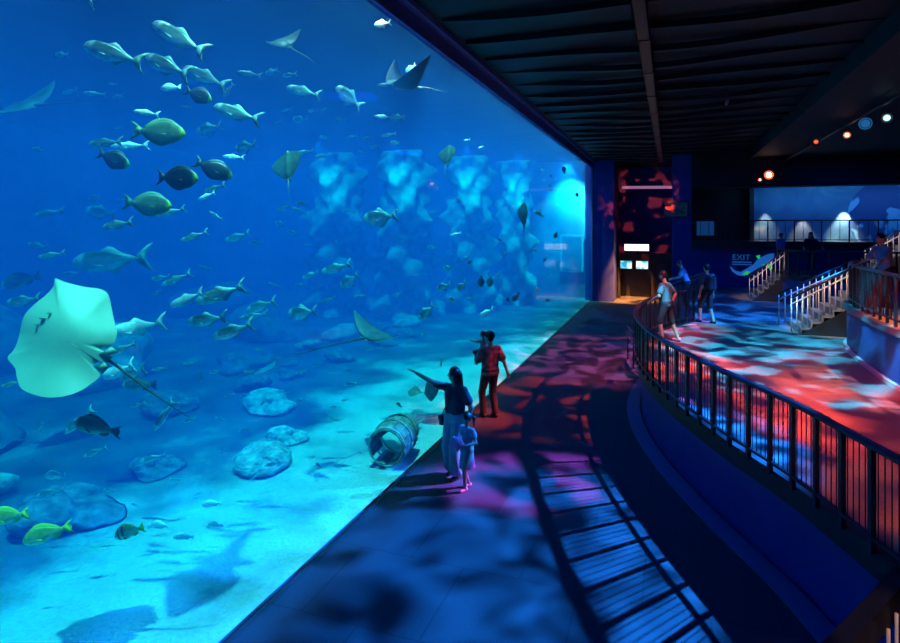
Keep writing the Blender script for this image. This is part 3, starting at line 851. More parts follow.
F = {}
for k in ('jack', 'pompano', 'slim'):
    F['s_' + k] = make_fish(k, MF_SILVER, MF_FINS, 'silver_' + k)
    F['w_' + k] = make_fish(k, MF_WHITE, MF_WFIN, 'white_' + k)
F['g_surgeon'] = make_fish('surgeon', MF_GREEN, MF_GFIN, 'green_surgeonfish')
F['d_surgeon'] = make_fish('surgeon', MF_DARK, MF_DFIN, 'dark_surgeonfish')
F['y_snapper'] = make_fish('snapper', MF_SNAP, MF_SFIN, 'yellow_snapper')
F['b_snapper'] = make_fish('snapper', MF_BAR, MF_SFIN, 'barred_snapper')
F['d_snapper'] = make_fish('snapper', MF_SWEET, MF_DFIN, 'dark_grouper')
F['s_snapper'] = make_fish('snapper', MF_SILVER, MF_FINS, 'silver_bream')
F['w_snapper'] = make_fish('snapper', MF_WHITE, MF_WFIN, 'white_bream')
NAMES = {'jack': 'trevally', 'pompano': 'pompano', 'slim': 'fusilier', 'surgeon': 'surgeonfish', 'snapper': 'snapper'}
fr_ = random.Random(11)


def fish(key, px, py, ln, ang, extra, label, group=None, yaw=None, roll=0):
    """ang: direction of the head on the wall of water, degrees from +right, 180 = left"""
    z = pane_depth(px) + extra
    while not .35 < at(px, py, z).z < 6.9 and extra > .6:
        extra -= .2; z = pane_depth(px) + extra
    L = ln * z / 600
    yaw = fr_.uniform(-16, 16) if yaw is None else yaw
    a = math.radians(ang); q = math.radians(yaw)
    d = (R_AX * math.cos(a) + U_AX * math.sin(a)); d = (d * math.cos(q) + F_AX * math.sin(q)).normalized()
    zz = (U_AX - d * U_AX.dot(d))
    if zz.length < .3: zz = (-F_AX * .2 + R_AX - d * R_AX.dot(d))
    zz.normalize(); yy = zz.cross(d)
    kind = key.split('_')[1]
    nm = {'s_snapper': 'bream', 'w_snapper': 'bream', 'd_snapper': 'grouper'}.get(key, NAMES[kind])
    o = bpy.data.objects.new(nm, F[key]); COL.objects.link(o)
    M = Matrix((d, yy, zz)).transposed().to_4x4() @ Matrix.Rotation(math.radians(roll), 4, 'X')
    o.matrix_world = Matrix.Translation(at(px, py, z)) @ M @ Matrix.Scale(L / max(.35, math.cos(q)), 4)
    return tag(o, label, 'fish', group)


J = 'silver trevally school at upper left'
FISH = [
    ('s_jack', 180, 39, 64, 152, 1.6, 'topmost silver trevally of the upper left school, swimming up-left', J),
    ('s_jack', 115, 55, 68, 164, 1.6, 'leftmost silver trevally of the upper left school', J),
    ('s_jack', 168, 67, 58, 158, 1.9, 'silver trevally right behind the leftmost one, above the small white fish', J),
    ('s_jack', 206, 78, 50, 158, 2.3, 'silver trevally just above the dark navy surgeonfish', J),
    ('s_jack', 238, 114, 52, 165, 1.8, 'bright silver trevally right of the green surgeonfish', J),
    ('w_snapper', 171, 88, 22, 185, 2.0, 'small white fish below the upper left trevally school'),
    ('d_surgeon', 198, 95, 32, -22, 1.8, 'dark navy surgeonfish under the upper left trevally school'),
    ('w_slim', 147, 113, 28, 172, 1.2, 'bright white slender fish above the green surgeonfish'),
    ('g_surgeon', 158, 132, 54, -4, 1.5, 'large green surgeonfish with a yellow cheek facing right'),
    ('s_slim', 106, 143, 40, 183, 2.6, 'teal slender fish left of a paler one below the green surgeonfish'),
    ('w_slim', 131, 146, 36, 184, 2.6, 'pale slender fish directly below the green surgeonfish'),
    ('d_surgeon', 113, 159, 38, -22, 2.0, 'dark surgeonfish below the teal slender fish, nose down'),
    ('d_surgeon', 177, 178, 48, -4, 1.4, 'dark surgeonfish with a yellow cheek facing right, left of its twin'),
    ('d_surgeon', 213, 169, 40, -24, 1.6, 'dark surgeonfish diving to the right beside another dark one'),
    ('g_surgeon', 147, 204, 48, -6, 1.8, 'green surgeonfish lower than the two dark ones'),
    ('s_slim', 171, 212, 30, 196, 3.0, 'teal slender fish right behind the lower green surgeonfish'),
    ('s_slim', 118, 225, 40, 190, 2.2, 'pale teal slender fish below the lower green surgeonfish'),
    ('w_slim', 207, 196, 21, 200, 2.0, 'white slender fish below the diving dark surgeonfish'),
    ('s_slim', 215, 188, 24, 198, 3.2, 'teal slender fish just above the small white one'),
    ('s_slim', 216, 216, 17, 150, 3.2, 'tiny pale fish nosing up beneath the white slender fish'),
    ('s_slim', 195, 236, 28, 200, 2.6, 'teal slender fish with a dark tail above the big hazy one'),
    ('s_slim', 52, 255, 25, 192, 3.0, 'teal slender fish above the top of the white stingray'),
    ('s_jack', 113, 261, 84, 186, 4.2, 'largest hazy teal trevally above the white stingray'),
    ('s_slim', 177, 279, 31, 205, 3.2, 'teal fish below the tail of the largest hazy trevally'),
    ('s_jack', 161, 278, 18, 190, 4.4, 'small hazy fish beside the tail of the largest hazy trevally'),
    ('w_jack', 188, 299, 36, 205, 1.4, 'brilliant white fish with tilted body right of the stingray'),
    ('s_jack', 222, 294, 50, 200, 1.9, 'silver trevally overlapping the brilliant white fish'),
    ('s_jack', 24, 301, 36, 190, 3.0, 'teal trevally hidden partly by the white stingray, left of its top'),
    ('d_snapper', 22, 281, 42, 196, 6.5, 'faint dark fish left of the white stingray'),
    ('s_jack', 208, 320, 46, 190, 1.9, 'silver trevally lying lowest left of the trevally trio'),
    ('s_jack', 234, 331, 46, 200, 1.8, 'silver trevally with a yellow-green tail, lowest of the trevally trio'),
    ('s_jack', 262, 306, 34, 200, 3.0, 'teal trevally right of the trevally trio, upper of two'),
    ('s_slim', 254, 316, 30, 190, 3.6, 'pale teal fish tucked under the upper of two trevallies'),
    ('s_pompano', 303, 313, 32, 190, 3.0, 'pale teal round-bodied fish left of the big eagle ray'),
    ('w_jack', 139, 328, 60, 193, 1.5, 'white-bellied trevally emerging right of the white stingray'),
    ('s_slim', 123, 349, 30, 205, 2.2, 'teal slender fish beside the right edge of the white stingray'),
    ('w_jack', 119, 371, 44, 203, 1.7, 'white-bellied trevally beside the tail base of the stingray'),
    ('s_jack', 133, 374, 36, 205, 2.2, 'teal trevally just above the tail of the white stingray'),
    ('d_snapper', 140, 385, 40, 184, 3.0, 'dark blue fish crossing behind the tail of the stingray'),
    ('d_snapper', 97, 428, 54, 172, 1.3, 'dark green grouper with a white snout'),
    ('s_slim', 80, 421, 38, 222, 2.2, 'teal fish half hidden behind the dark green grouper'),
    ('s_slim', 165, 415, 36, 238, 2.0, 'teal slender fish diving steeply by the tip of the stingray tail'),
    ('s_slim', 96, 452, 26, 202, 2.8, 'teal fish below the dark green grouper'),
    ('s_slim', 154, 458, 26, 192, 2.6, 'teal fish right of and below the dark green grouper'),
    ('w_snapper', 55, 476, 25, 184, 1.5, 'white fish low on the left above the yellow snappers'),
    ('s_slim', 51, 493, 31, 194, 2.6, 'teal slender fish just below the low white fish'),
    ('y_snapper', 10, 517, 48, 195, 1.0, 'yellow-green snapper cut by the left edge of the view'),
    ('y_snapper', 48, 534, 52, 198, 1.1, 'yellow-green snapper with yellow tail over the sand'),
    ('b_snapper', 130, 532, 40, 204, 1.2, 'barred olive snapper nosing down over the sand'),
    ('w_snapper', 160, 525, 20, 180, 1.8, 'small pale fish right of the barred snapper'),
    ('w_snapper', 184, 537, 20, 172, 1.8, 'small pale fish lowest of the group over the sand'),
    ('w_snapper', 212, 504, 20, 186, 1.8, 'small white fish highest of the group over the sand'),
    ('w_snapper', 216, 525, 18, 186, 1.8, 'small white fish rightmost of the group over the sand'),
    ('s_slim', 12, 384, 22, 195, 2.0, 'teal fish peeking out left of the white stingray'),
    ('s_slim', 92, 5, 15, 118, 2.0, 'sliver of a pale fish at the top edge, nose up'),
    ('s_jack', 304, 92, 36, 168, 2.4, 'silver trevally at top centre, larger of the pair'),
    ('s_pompano', 349, 98, 32, 145, 2.6, 'dark-lit pompano left of the manta ray, nose up'),
    ('w_pompano', 383, 24, 18, 190, 3.0, 'pale pompano near the window header at top centre'),
    ('w_pompano', 411, 68, 13, 215, 3.0, 'small white fish hovering above the back of the manta'),
    ('s_slim', 250, 74, 25, 172, 3.0, 'teal fish below the pale eagle ray at the top'),
    ('s_slim', 229, 90, 18, 240, 3.6, 'small teal fish between two silver trevallies'),
    ('w_slim', 384, 117, 20, 178, 2.6, 'small bright fish under the manta ray'),
    ('s_pompano', 398, 118, 15, 180, 4.0, 'hazy round fish next to the small bright one under the manta'),
    ('s_slim', 389, 135, 16, 190, 4.0, 'small teal fish beneath the fish under the manta'),
    ('s_pompano', 395, 143, 9, 180, 4.0, 'tiny teal fish lowest under the manta'),
    ('s_pompano', 210, 129, 26, 200, 5.0, 'faint round fish right of the green surgeonfish'),
    ('s_slim', 305, 152, 18, 190, 4.0, 'pale fish touching the right side of the green stingray'),
    ('s_slim', 323, 156, 16, 185, 6.0, 'hazy fish right of the green stingray'),
    ('s_pompano', 246, 147, 25, 195, 4.5, 'pale round fish left of the green stingray'),
    ('w_slim', 234, 157, 22, 178, 2.4, 'white fish left of the green stingray'),
    ('s_pompano', 381, 218, 38, 190, 3.0, 'lone silver pompano in open blue water at centre'),
    ('s_jack', 337, 268, 33, 198, 3.4, 'teal trevally above the big eagle ray'),
    ('s_jack', 311, 275, 18, 202, 4.6, 'small teal trevally left of a larger one above the eagle ray'),
    ('s_pompano', 350, 281, 24, 215, 3.8, 'small teal pompano above the big eagle ray'),
    ('s_slim', 360, 296, 12, 185, 4.6, 'tiny pale fish just above the big eagle ray'),
    ('s_slim', 329, 300, 16, 200, 4.6, 'small pale fish left of the tiny one above the eagle ray'),
    ('s_jack', 238, 237, 26, 200, 4.6, 'hazy teal trevally in open water left of centre'),
    ('s_slim', 284, 208, 16, 205, 5.5, 'hazy pale slender fish under the green stingray tail'),
    ('d_snapper', 302, 204, 12, 175, 6, 'tiny dark fish under the green stingray tail'),
    ('s_pompano', 427, 312, 22, 225, 3.4, 'teal fish tilted downward right of the eagle ray'),
    ('s_pompano', 444, 287, 16, 205, 3.0, 'small round teal fish right of the tilted one'),
    ('s_pompano', 448, 268, 10, 190, 3.4, 'tiny teal fish above the small round one'),
    ('w_jack', 487, 312, 16, 205, 1.6, 'bright white fish low before the people'),
    ('d_surgeon', 481, 281, 13, 265, 2.2, 'left one of two dark fish hanging vertically'),
    ('d_surgeon', 490, 281, 13, 262, 2.4, 'right one of two dark fish hanging vertically'),
    ('s_pompano', 462, 286, 14, 230, 2.4, 'pale curled fish left of the two dark hanging ones'),
    ('w_slim', 456, 234, 12, 195, 3.0, 'small pale fish above the two dark hanging ones'),
    ('s_slim', 465, 258, 10, 210, 3.0, 'small pale fish between others right of the centre'),
    ('d_surgeon', 516, 297, 12, 230, 2.2, 'dark fish low near the far end of the window'),
    ('d_snapper', 539, 214, 11, 150, 2.0, 'dark fish with a pale side near the hanging grey ray'),
    ('d_surgeon', 564, 170, 9, 100, 1.4, 'dark fish high near the far end of the window'),
    ('d_surgeon', 577, 195, 6, 100, .8, 'tiny dark fish closest to the far end of the window'),
    ('d_surgeon', 556, 235, 8, 250, 1.4, 'small dark fish below the dark fish with a pale side'),
    ('w_slim', 467, 140, 7, 190, 3.0, 'tiny bright fish right of the small green ray, upper'),
    ('w_slim', 481, 147, 6, 200, 3.0, 'tiny bright fish right of the small green ray, lower'),
    ('s_slim', 273, 464, 16, 190, 2.0, 'green-white fish over the sand below the faint rays'),
    ('s_slim', 255, 475, 18, 228, 2.4, 'teal fish nose down over the sand'),
    ('d_snapper', 318, 465, 7, 150, 2.4, 'tiny dark fish over the middle of the sand'),
    ('d_snapper', 399, 405, 8, 140, 1.8, 'tiny dark fish over the far sand'),
    ('s_slim', 361, 453, 9, 180, 1.8, 'small green fish on the sand left of the barrel'),
    ('s_slim', 441, 362, 11, 265, 2.6, 'small pale vertical fish left of the pointing hand'),
    ('s_slim', 283, 392, 15, 170, 3.4, 'greenish small fish below the faint crescent ray'),
    ('s_slim', 264, 402, 12, 225, 3.4, 'greenish fish left of the one below the crescent ray'),
    ('s_slim', 352, 384, 18, 184, 3.4, 'pale slender fish above the far sand'),
    ('s_slim', 350, 371, 10, 184, 3.4, 'tiny pale fish above the slender one over the far sand'),
    ('s_slim', 335, 407, 12, 184, 3.4, 'tiny pale fish left over the far sand'),
    ('s_slim', 160, 369, 16, 190, 3.0, 'upper small teal fish right of the stingray tail'),
    ('s_slim', 190, 363, 14, 185, 3.8, 'small teal fish farther right of the stingray tail'),
    ('s_slim', 201, 376, 12, 265, 3.2, 'tiny vertical fish right of the stingray tail'),
    ('s_slim', 190, 420, 16, 198, 3.2, 'small teal fish below the tip of the stingray tail'),
    ('s_slim', 138, 405, 15, 195, 3.6, 'small teal fish under the middle of the stingray tail'),
    ('s_slim', 41, 428, 13, 260, 3.0, 'small vertical fish left of the dark green grouper'),
]
for f in FISH:
    fish(*f)
# faint fish that the haze makes alike
HZ = [(62, 55, 13), (70, 92, 17), (95, 94, 21), (118, 97, 12), (113, 84, 9), (187, 107, 12), (38, 150, 12), (118, 128, 8),
      (50, 213, 28), (101, 213, 28), (38, 246, 22), (75, 234, 9), (95, 198, 14), (122, 200, 8), (205, 268, 14), (157, 293, 9), (72, 274, 16)]
for i, (x, y, l) in enumerate(HZ):
    fish(['s_pompano', 's_jack', 's_slim'][i % 3], x, y, l, 180 + fr_.uniform(-15, 15), 7.5 + fr_.uniform(-1, 2.5), 'faint blurred fish deep in the blue haze at upper left', 'faint fish in the haze at upper left')
HZ = [(272, 72, 14), (290, 75, 16), (287, 110, 14), (312, 111, 9), (325, 109, 9), (278, 122, 9), (300, 120, 16), (325, 138, 12), (352, 137, 13), (368, 139, 10), (375, 147, 11), (362, 152, 8), (341, 119, 9), (397, 155, 9),
      (300, 211, 18), (280, 224, 12), (256, 243, 16), (310, 245, 11), (336, 244, 8), (320, 256, 10), (349, 211, 14), (403, 240, 14), (433, 212, 9), (430, 220, 8), (432, 248, 11), (293, 233, 14), (416, 275, 8), (397, 295, 9), (300, 285, 12), (275, 285, 14)]
for i, (x, y, l) in enumerate(HZ):
    fish(['s_pompano', 's_jack', 's_slim'][i % 3], x, y, l, 180 + fr_.uniform(-20, 20), 8 + fr_.uniform(-2, 3), 'faint blurred fish deep in the blue haze at centre', 'faint fish in the haze at centre')
HZ = [(221, 419, 12), (150, 405, 10), (20, 440, 12), (30, 460, 10), (110, 490, 12), (135, 505, 10), (175, 480, 12), (225, 450, 12), (245, 430, 12), (230, 395, 14), (215, 372, 12), (245, 395, 12), (300, 400, 12), (318, 365, 10), (330, 352, 9), (370, 350, 9), (380, 348, 8), (300, 345, 10), (410, 340, 8), (425, 335, 8), (302, 372, 13), (345, 400, 9), (260, 350, 10)]
for i, (x, y, l) in enumerate(HZ):
    fish(['s_slim', 's_jack', 's_slim'][i % 3], x, y, l, 185 + fr_.uniform(-20, 20), 4.5 + fr_.uniform(-1, 2), 'small hazy fish low over the dim reef', 'small hazy fish low over the reef')
HZ = [(452, 300, 8), (470, 262, 6), (497, 275, 6), (506, 255, 5), (500, 240, 5), (470, 298, 7), (535, 250, 5), (545, 260, 5), (550, 275, 6), (538, 290, 7), (548, 300, 6), (545, 180, 4), (548, 186, 4), (551, 176, 4), (556, 178, 4), (543, 170, 4), (552, 190, 4), (558, 205, 4), (460, 200, 6), (508, 300, 6), (522, 305, 6)]
for i, (x, y, l) in enumerate(HZ):
    fish(['s_pompano', 'd_surgeon', 's_slim'][i % 3], x, y, l, 180 + fr_.uniform(-60, 60), 1.2 + fr_.uniform(0, 1.2), 'tiny fish near the far end of the window', 'tiny fish near the far end of the window')


# ------------------------------------------------------------------ rays
def ray_mesh(name, mtop, mbot, le, te, bend=0.0, tail=1.2, thick=.07, horns=False, n=22, asym=0.0, fins=True):
    """half span 1; x forward, y span, z back. le/te give leading and trailing edge at span s in 0..1"""
    m = MB(); vs = []; fs = []; mi = []
    NC = 12
    S = [-1 + 2 * k / (2 * n) for k in range(2 * n + 1)]
    for side in (1, -1):
        for s in S:
            a = abs(s); x1, x0 = le(a), te(a)
            for k in range(NC + 1):
                u = k / NC; x = x0 + (x1 - x0) * u
                t = thick * (1 - a) ** .8 * math.sin(PI * min(1, max(0, u)) ** .75) ** .8 + .006 * math.sin(PI * u)
                t += .05 * math.exp(-(a / .16) ** 2) * math.sin(PI * u) ** .7
                bz = (bend + asym * (1 if s > 0 else -1)) * a ** 1.8
                vs.append((x, s * (1 - .12 * abs(bend)), bz + side * t * (1 if side > 0 else .55)))
    W = NC + 1; off = len(S) * W
    for i in range(len(S) - 1):
        for k in range(NC):
            q = (i * W + k, (i + 1) * W + k, (i + 1) * W + k + 1, i * W + k + 1)
            m_top = q; m_bot = tuple(off + v for v in q[::-1])
            fs += [m_top, m_bot]; mi += [0, 1]
    for i in range(len(S) - 1):
        for k in (0, NC):
            fs.append((i * W + k, (i + 1) * W + k, off + (i + 1) * W + k, off + i * W + k)); mi.append(0)
    b = len(m.v); m.v += vs; m.f += fs; m.m += mi
    x0 = te(0)
    m.tube([(x0 + .06, 0, .01), (x0 - tail * .3, .02, .02), (x0 - tail * .65, -.03, .0), (x0 - tail, .04, -.03)], [.035, .022, .013, .004], 8, 0)
    if fins:
        for sy in (1, -1):
            m.add([(x0 + .12, sy * .05, 0), (x0 + .10, sy * .16, 0), (x0 - .12, sy * .16, -.01), (x0 - .05, sy * .03, 0), (x0 + .12, sy * .05, .02), (x0 + .10, sy * .16, .012), (x0 - .12, sy * .16, .0), (x0 - .05, sy * .03, .02)],
                  [(3, 2, 1, 0), (4, 5, 6, 7), (0, 1, 5, 4), (1, 2, 6, 5), (2, 3, 7, 6), (3, 0, 4, 7)], 0)
    if horns:
        for sy in (1, -1):
            m.tube([(le(0) - .05, sy * .12, 0), (le(0) + .12, sy * .13, -.01), (le(0) + .24, sy * .10, -.04)], [.045, .04, .012], 8, 0)
    else:
        m.lathe([(.0, .0), (.06, .02), (.09, .08), (.07, .16), (.03, .22), (.0, .24)][::-1], 12, Matrix.Translation((le(0) - .2, 0, 0)) @ Matrix.Rotation(PI / 2, 4, 'Y') @ Matrix.Scale(.7, 4, (1, 0, 0)), 0)
    return m.mesh(name, [mtop, mbot], True)


MR_TOP = mat('ray_grey_back', (.05, .08, .08), .5, noise=(4, .4))
MR_GREEN = mat('ray_olive_back', (.05, .12, .08), .5, noise=(5, .35))
MR_BOT = mat('ray_white_belly', (.86, .92, .86), .45, noise=(2, .05))
MR_MANTA = mat('manta_black_back', (.015, .022, .035), .5)
# manta: black with pale shoulder patches
nt = NT(MR_MANTA.node_tree); b = nt.n['Principled BSDF']; tc = nt.new('ShaderNodeTexCoord')
nz = nt.new('ShaderNodeTexNoise'); nz.inputs['Scale'].default_value = 2.4; nz.inputs['Detail'].default_value = 3; nt.link(tc.outputs['Object'], nz.inputs['Vector'])
sp = nt.new('ShaderNodeSeparateXYZ'); nt.link(tc.outputs['Object'], sp.inputs[0])
mr = nt.new('ShaderNodeMapRange'); mr.inputs[1].default_value = .62; mr.inputs[2].default_value = .2; ab = nt.new('ShaderNodeMath', operation='ABSOLUTE'); nt.link(sp.outputs[1], ab.inputs[0]); nt.link(ab.outputs[0], mr.inputs[0])
mu = nt.new('ShaderNodeMath', operation='MULTIPLY'); nt.link(nz.outputs[0], mu.inputs[0]); nt.link(mr.outputs[0], mu.inputs[1])
nt.link(ramp(nt, mu.outputs[0], [(.50, (.015, .022, .035)), (.56, (.16, .19, .17))]), b.inputs['Base Color'])

eag_le = lambda a: .42 - .50 * a ** 1.5
eag_te = lambda a: -.40 - .08 * math.sin(PI * a) + (.30 * a ** 1.2 - .02 if a < 1 else .28)
man_le = lambda a: .38 - .02 * a - .62 * a ** 2.2
man_te = lambda a: -.42 + .10 * math.sin(PI * a * .9) + .14 * a ** 2
sti_le = lambda a: .70 * max(0, 1 - a ** 1.25) ** .8 + .12 * a - .02
sti_te = lambda a: -.80 * max(0, 1 - a ** 1.5) ** .8 + .10 * a - .02
R_EAGLE = ray_mesh('eagle_ray', MR_TOP, MR_BOT, eag_le, eag_te, .25, 1.6)
R_EAGLE_UP = ray_mesh('eagle_ray_banked', MR_GREEN, MR_BOT, eag_le, eag_te, .42, 1.9)
R_MANTA = ray_mesh('manta_ray', MR_MANTA, mat('manta_grey_belly', (.04, .06, .08), .5), man_le, man_te, .75, .9, .10, True)
R_STING = ray_mesh('stingray', MR_GREEN, MR_BOT, sti_le, sti_te, .12, 1.5)


def ray(mesh, name, label, px, py, extra, half, head, normal, group=None):
    """head / normal: (right, up, away) directions"""
    z = pane_depth(px) + extra
    d = (R_AX * head[0] + U_AX * head[1] + F_AX * head[2]).normalized()
    nn = R_AX * normal[0] + U_AX * normal[1] + F_AX * normal[2]; nn = (nn - d * nn.dot(d)).normalized()
    o = bpy.data.objects.new(name, mesh); COL.objects.link(o)
    o.matrix_world = Matrix.Translation(at(px, py, z)) @ Matrix((d, nn.cross(d), nn)).transposed().to_4x4() @ Matrix.Scale(half * z / 600, 4)
    return tag(o, label, 'ray', group)


ray(R_MANTA, 'manta_ray', 'black manta ray with raised wings near the window header', 402, 86, 2.0, 40, (-.74, -.03, -.50), (.06, 1, -.16))
ray(R_EAGLE_UP, 'eagle_ray', 'pale eagle ray banking at the top centre', 283, 43, 2.4, 22, (-.62, .42, .35), (.45, .3, -.75))
ray(R_STING, 'stingray', 'large olive stingray standing upright at upper centre with tail down', 288, 164, 2.2, 21, (-.12, .9, .3), (-.5, .1, -.85))
ray(R_STING, 'stingray', 'small olive ray gliding upright with a thin tail hanging down', 448, 154, 2.4, 14, (.15, .95, .2), (-.75, .1, -.62))
ray(R_STING, 'stingray', 'dark grey ray seen edge-on hanging near the far end', 524, 213, 1.6, 16, (0, 1, 0), (-.97, 0, -.22))
ray(ray_mesh('eagle_ray_long_tail', MR_TOP, MR_BOT, eag_le, eag_te, .42, 3.6), 'eagle_ray', 'big dark eagle ray with a long tail gliding above the far sand', 376, 336, 2.0, 35, (.62, .03, .72), (-.05, .88, -.46))
ray(R_EAGLE, 'eagle_ray', 'faint eagle ray with a pale crescent belly in the haze', 262, 371, 4.2, 26, (.5, .0, .8), (.1, .75, .6))
ray(R_EAGLE_UP, 'eagle_ray', 'small greenish ray with two raised wing tips over the sand', 336, 420, 2.2, 12, (.1, -.2, .9), (.1, .75, -.5))
ray(R_STING, 'stingray', 'dark rounded ray just left of the pointing woman', 431, 391, 1.6, 11, (-.7, -.3, .2), (-.2, .5, -.8))
ray(R_STING, 'stingray', 'small pale ray left of the dark rounded one', 414, 392, 1.8, 9, (-1, 0, .3), (0, .9, -.4))
ray(R_EAGLE, 'eagle_ray', 'huge faint ray with a straight tail in the haze at far left', 22, 107, 6.5, 46, (-.95, .0, .3), (.05, .8, -.55))

# big white stingray, belly to the window
OUT = [(55, 278), (68, 283), (85, 287), (100, 289), (108, 294), (111, 305), (114, 320), (117, 333), (114, 343), (108, 347), (101, 348), (104, 351), (110, 354), (113, 357), (108, 361), (103, 364), (101, 361), (93, 365), (97, 371), (100, 376),
       (92, 383), (80, 391), (65, 396), (48, 397.5), (32, 394), (21, 388), (17, 378), (15, 368), (7.5, 358), (13, 351), (18, 340), (22, 322), (26, 313), (36, 303), (46, 295), (53, 287)]
ZS = pane_depth(60) + 1.3
cx, cy = 62, 338
N = len(OUT)
fineO = [(x, y) for x, y in catmull(OUT + [OUT[0]], 4)[:-1]]
m = MB(); vs = []; fs = []; mi = []
RINGS = 12
sc_ = ZS / 600
Mo = at(cx, cy, ZS)
for side in (0, 1):
    for k in range(RINGS + 1):
        t = k / RINGS
        for (x, y) in fineO:
            el = math.atan2(cy - y, x - cx); er = 46.0; wq = t ** 5
            dx = ((x - cx) * wq + er * math.cos(el) * (1 - wq)) * t * sc_; dy = ((cy - y) * wq + er * math.sin(el) * (1 - wq)) * t * sc_
            bulge = .085 * (1 - t ** 2.2)
            # wing margins roll towards the window at the top right and along the bottom
            an = math.degrees(math.atan2(cy - y, x - cx))
            roll = t ** 3 * (-.13 * math.exp(-((an - 45) / 40) ** 2) + .22 * math.exp(-((an + 100) / 48) ** 2)) - .05 * t * t
            roll -= .22 * dy          # leaning back, belly a little upward
            off_ = (-bulge * .8 - roll) if side == 0 else (bulge * .8 + .012 * (1 - t) - roll)
            vs.append(at(cx + dx / sc_, cy - dy / sc_, ZS + off_) - Mo)
W = len(fineO); base = (RINGS + 1) * W
for side in (0, 1):
    for k in range(RINGS):
        for i in range(W):
            q = (side * base + k * W + i, side * base + k * W + (i + 1) % W, side * base + (k + 1) * W + (i + 1) % W, side * base + (k + 1) * W + i)
            fs.append(q if side else q[::-1]); mi.append(side)
m.v = vs; m.f = fs; m.m = mi
loc = lambda px, py, o: R_AX * ((px - cx) * sc_) + U_AX * ((cy - py) * sc_) + F_AX * o
m.tube([loc(100, 357, 0), loc(112, 363, .01), (loc(145, 392, .06)), loc(168, 412, .12), loc(183, 424, .16)], [.020, .014, .009, .005, .002], 8, 1)
for a in ([(112, 347), (118, 351), (110, 356), (100, 354)], [(96, 366), (106, 362), (110, 366), (104, 373)]):
    m.add([loc(x, y, -.03) for x, y in a] + [loc(x, y, .0) for x, y in a], [(0, 1, 2, 3), (7, 6, 5, 4), (0, 4, 5, 1), (1, 5, 6, 2), (2, 6, 7, 3), (3, 7, 4, 0)], 0)
M_BELLY = mat('white_stingray_belly', (.24, .36, .26), .5, noise=(4, .08))
ws = m.build('stingray', [M_BELLY, MR_TOP], None, True); ws.location = Mo
tag(ws, 'giant white-bellied stingray pressed near the window at left', 'ray')
# mouth and nostrils as a part
mm = MB()
for (x, y, rx, ry) in ((43, 318, 2.6, .7), (38, 324, 1.3, .6), (49, 313, 1.3, .6)):
    pts = [loc(x + rx * math.cos(k * PI / 5), y + ry * math.sin(k * PI / 5), -.062 + .22 * (cy - y) * sc_) for k in range(10)]
    mm.add(pts + [p + F_AX * .03 for p in pts], [tuple(range(10)), tuple(range(19, 9, -1))] + [(i, (i + 1) % 10, 10 + (i + 1) % 10, 10 + i) for i in range(10)])
mm.build('mouth', mat('ray_mouth', (.12, .20, .16), .6), ws)

# guitarfish passing overhead, its shadow falls on the sand
gm = MB(); vs = []; fs = []
NU, NV = 30, 14
for i in range(NU):
    u = i / (NU - 1)
    w_ = np.interp(u, [0, .05, .15, .28, .40, .46, .6, .8, .95, 1], [.02, .06, .13, .20, .22, .13, .085, .05, .02, .012])
    h_ = np.interp(u, [0, .1, .3, .5, .8, 1], [.012, .035, .065, .06, .03, .01])
    for k in range(NV):
        a = 2 * PI * k / NV; vs.append((.5 - u, w_ * math.cos(a), h_ * math.sin(a)))
for i in range(NU - 1):
    for k in range(NV):
        fs.append((i * NV + k, i * NV + (k + 1) % NV, (i + 1) * NV + (k + 1) % NV, (i + 1) * NV + k))
fs += [tuple(range(NV)), tuple(range((NU - 1) * NV, NU * NV))]
gm.add(vs, fs)
for sy in (1, -1):
    gm.add([(.0, sy * .08, 0), (-.06, sy * .22, 0), (-.12, sy * .18, 0), (-.10, sy * .06, 0), (.0, sy * .08, .015), (-.06, sy * .22, .008), (-.12, sy * .18, .008), (-.10, sy * .06, .015)],
           [(3, 2, 1, 0), (4, 5, 6, 7), (0, 1, 5, 4), (1, 2, 6, 5), (2, 3, 7, 6), (3, 0, 4, 7)])
for x0 in (-.14, -.32):
    gm.add([(x0, -.006, .03), (x0 - .05, -.004, .14), (x0 - .12, -.004, .12), (x0 - .09, -.006, .03), (x0, .006, .03), (x0 - .05, .004, .14), (x0 - .12, .004, .12), (x0 - .09, .006, .03)],
           [(0, 1, 2, 3), (7, 6, 5, 4), (0, 4, 5, 1), (1, 5, 6, 2), (2, 6, 7, 3), (3, 7, 4, 0)])
gm.add([(-.46, -.005, 0), (-.56, -.003, .12), (-.52, -.003, .02), (-.54, -.003, -.06), (-.46, .005, 0), (-.56, .003, .12), (-.52, .003, .02), (-.54, .003, -.06)],
       [(0, 1, 2, 3), (7, 6, 5, 4), (0, 4, 5, 1), (1, 5, 6, 2), (2, 6, 7, 3), (3, 7, 4, 0)])
gf = gm.build('guitarfish', MR_TOP, None, True)
gf.location = (-4.85, 4.42, 6.75); gf.scale = (1.8,) * 3; gf.rotation_euler = (0, 0, math.radians(-76))
tag(gf, 'guitarfish swimming high overhead whose long shadow lies on the sand', 'fish')

# ------------------------------------------------------------------ people
SKIN = mat('skin', (.36, .23, .17), .55)
SKIN2 = mat('skin_tan', (.42, .27, .19), .55)
HAIR = mat('black_hair', (.012, .010, .010), .45)
M_MOUTH = mat('lips', (.35, .12, .11), .5)
M_SOLE = mat('dark_shoe', (.02, .02, .025), .5)
V3 = lambda *a: np.array(a, float)


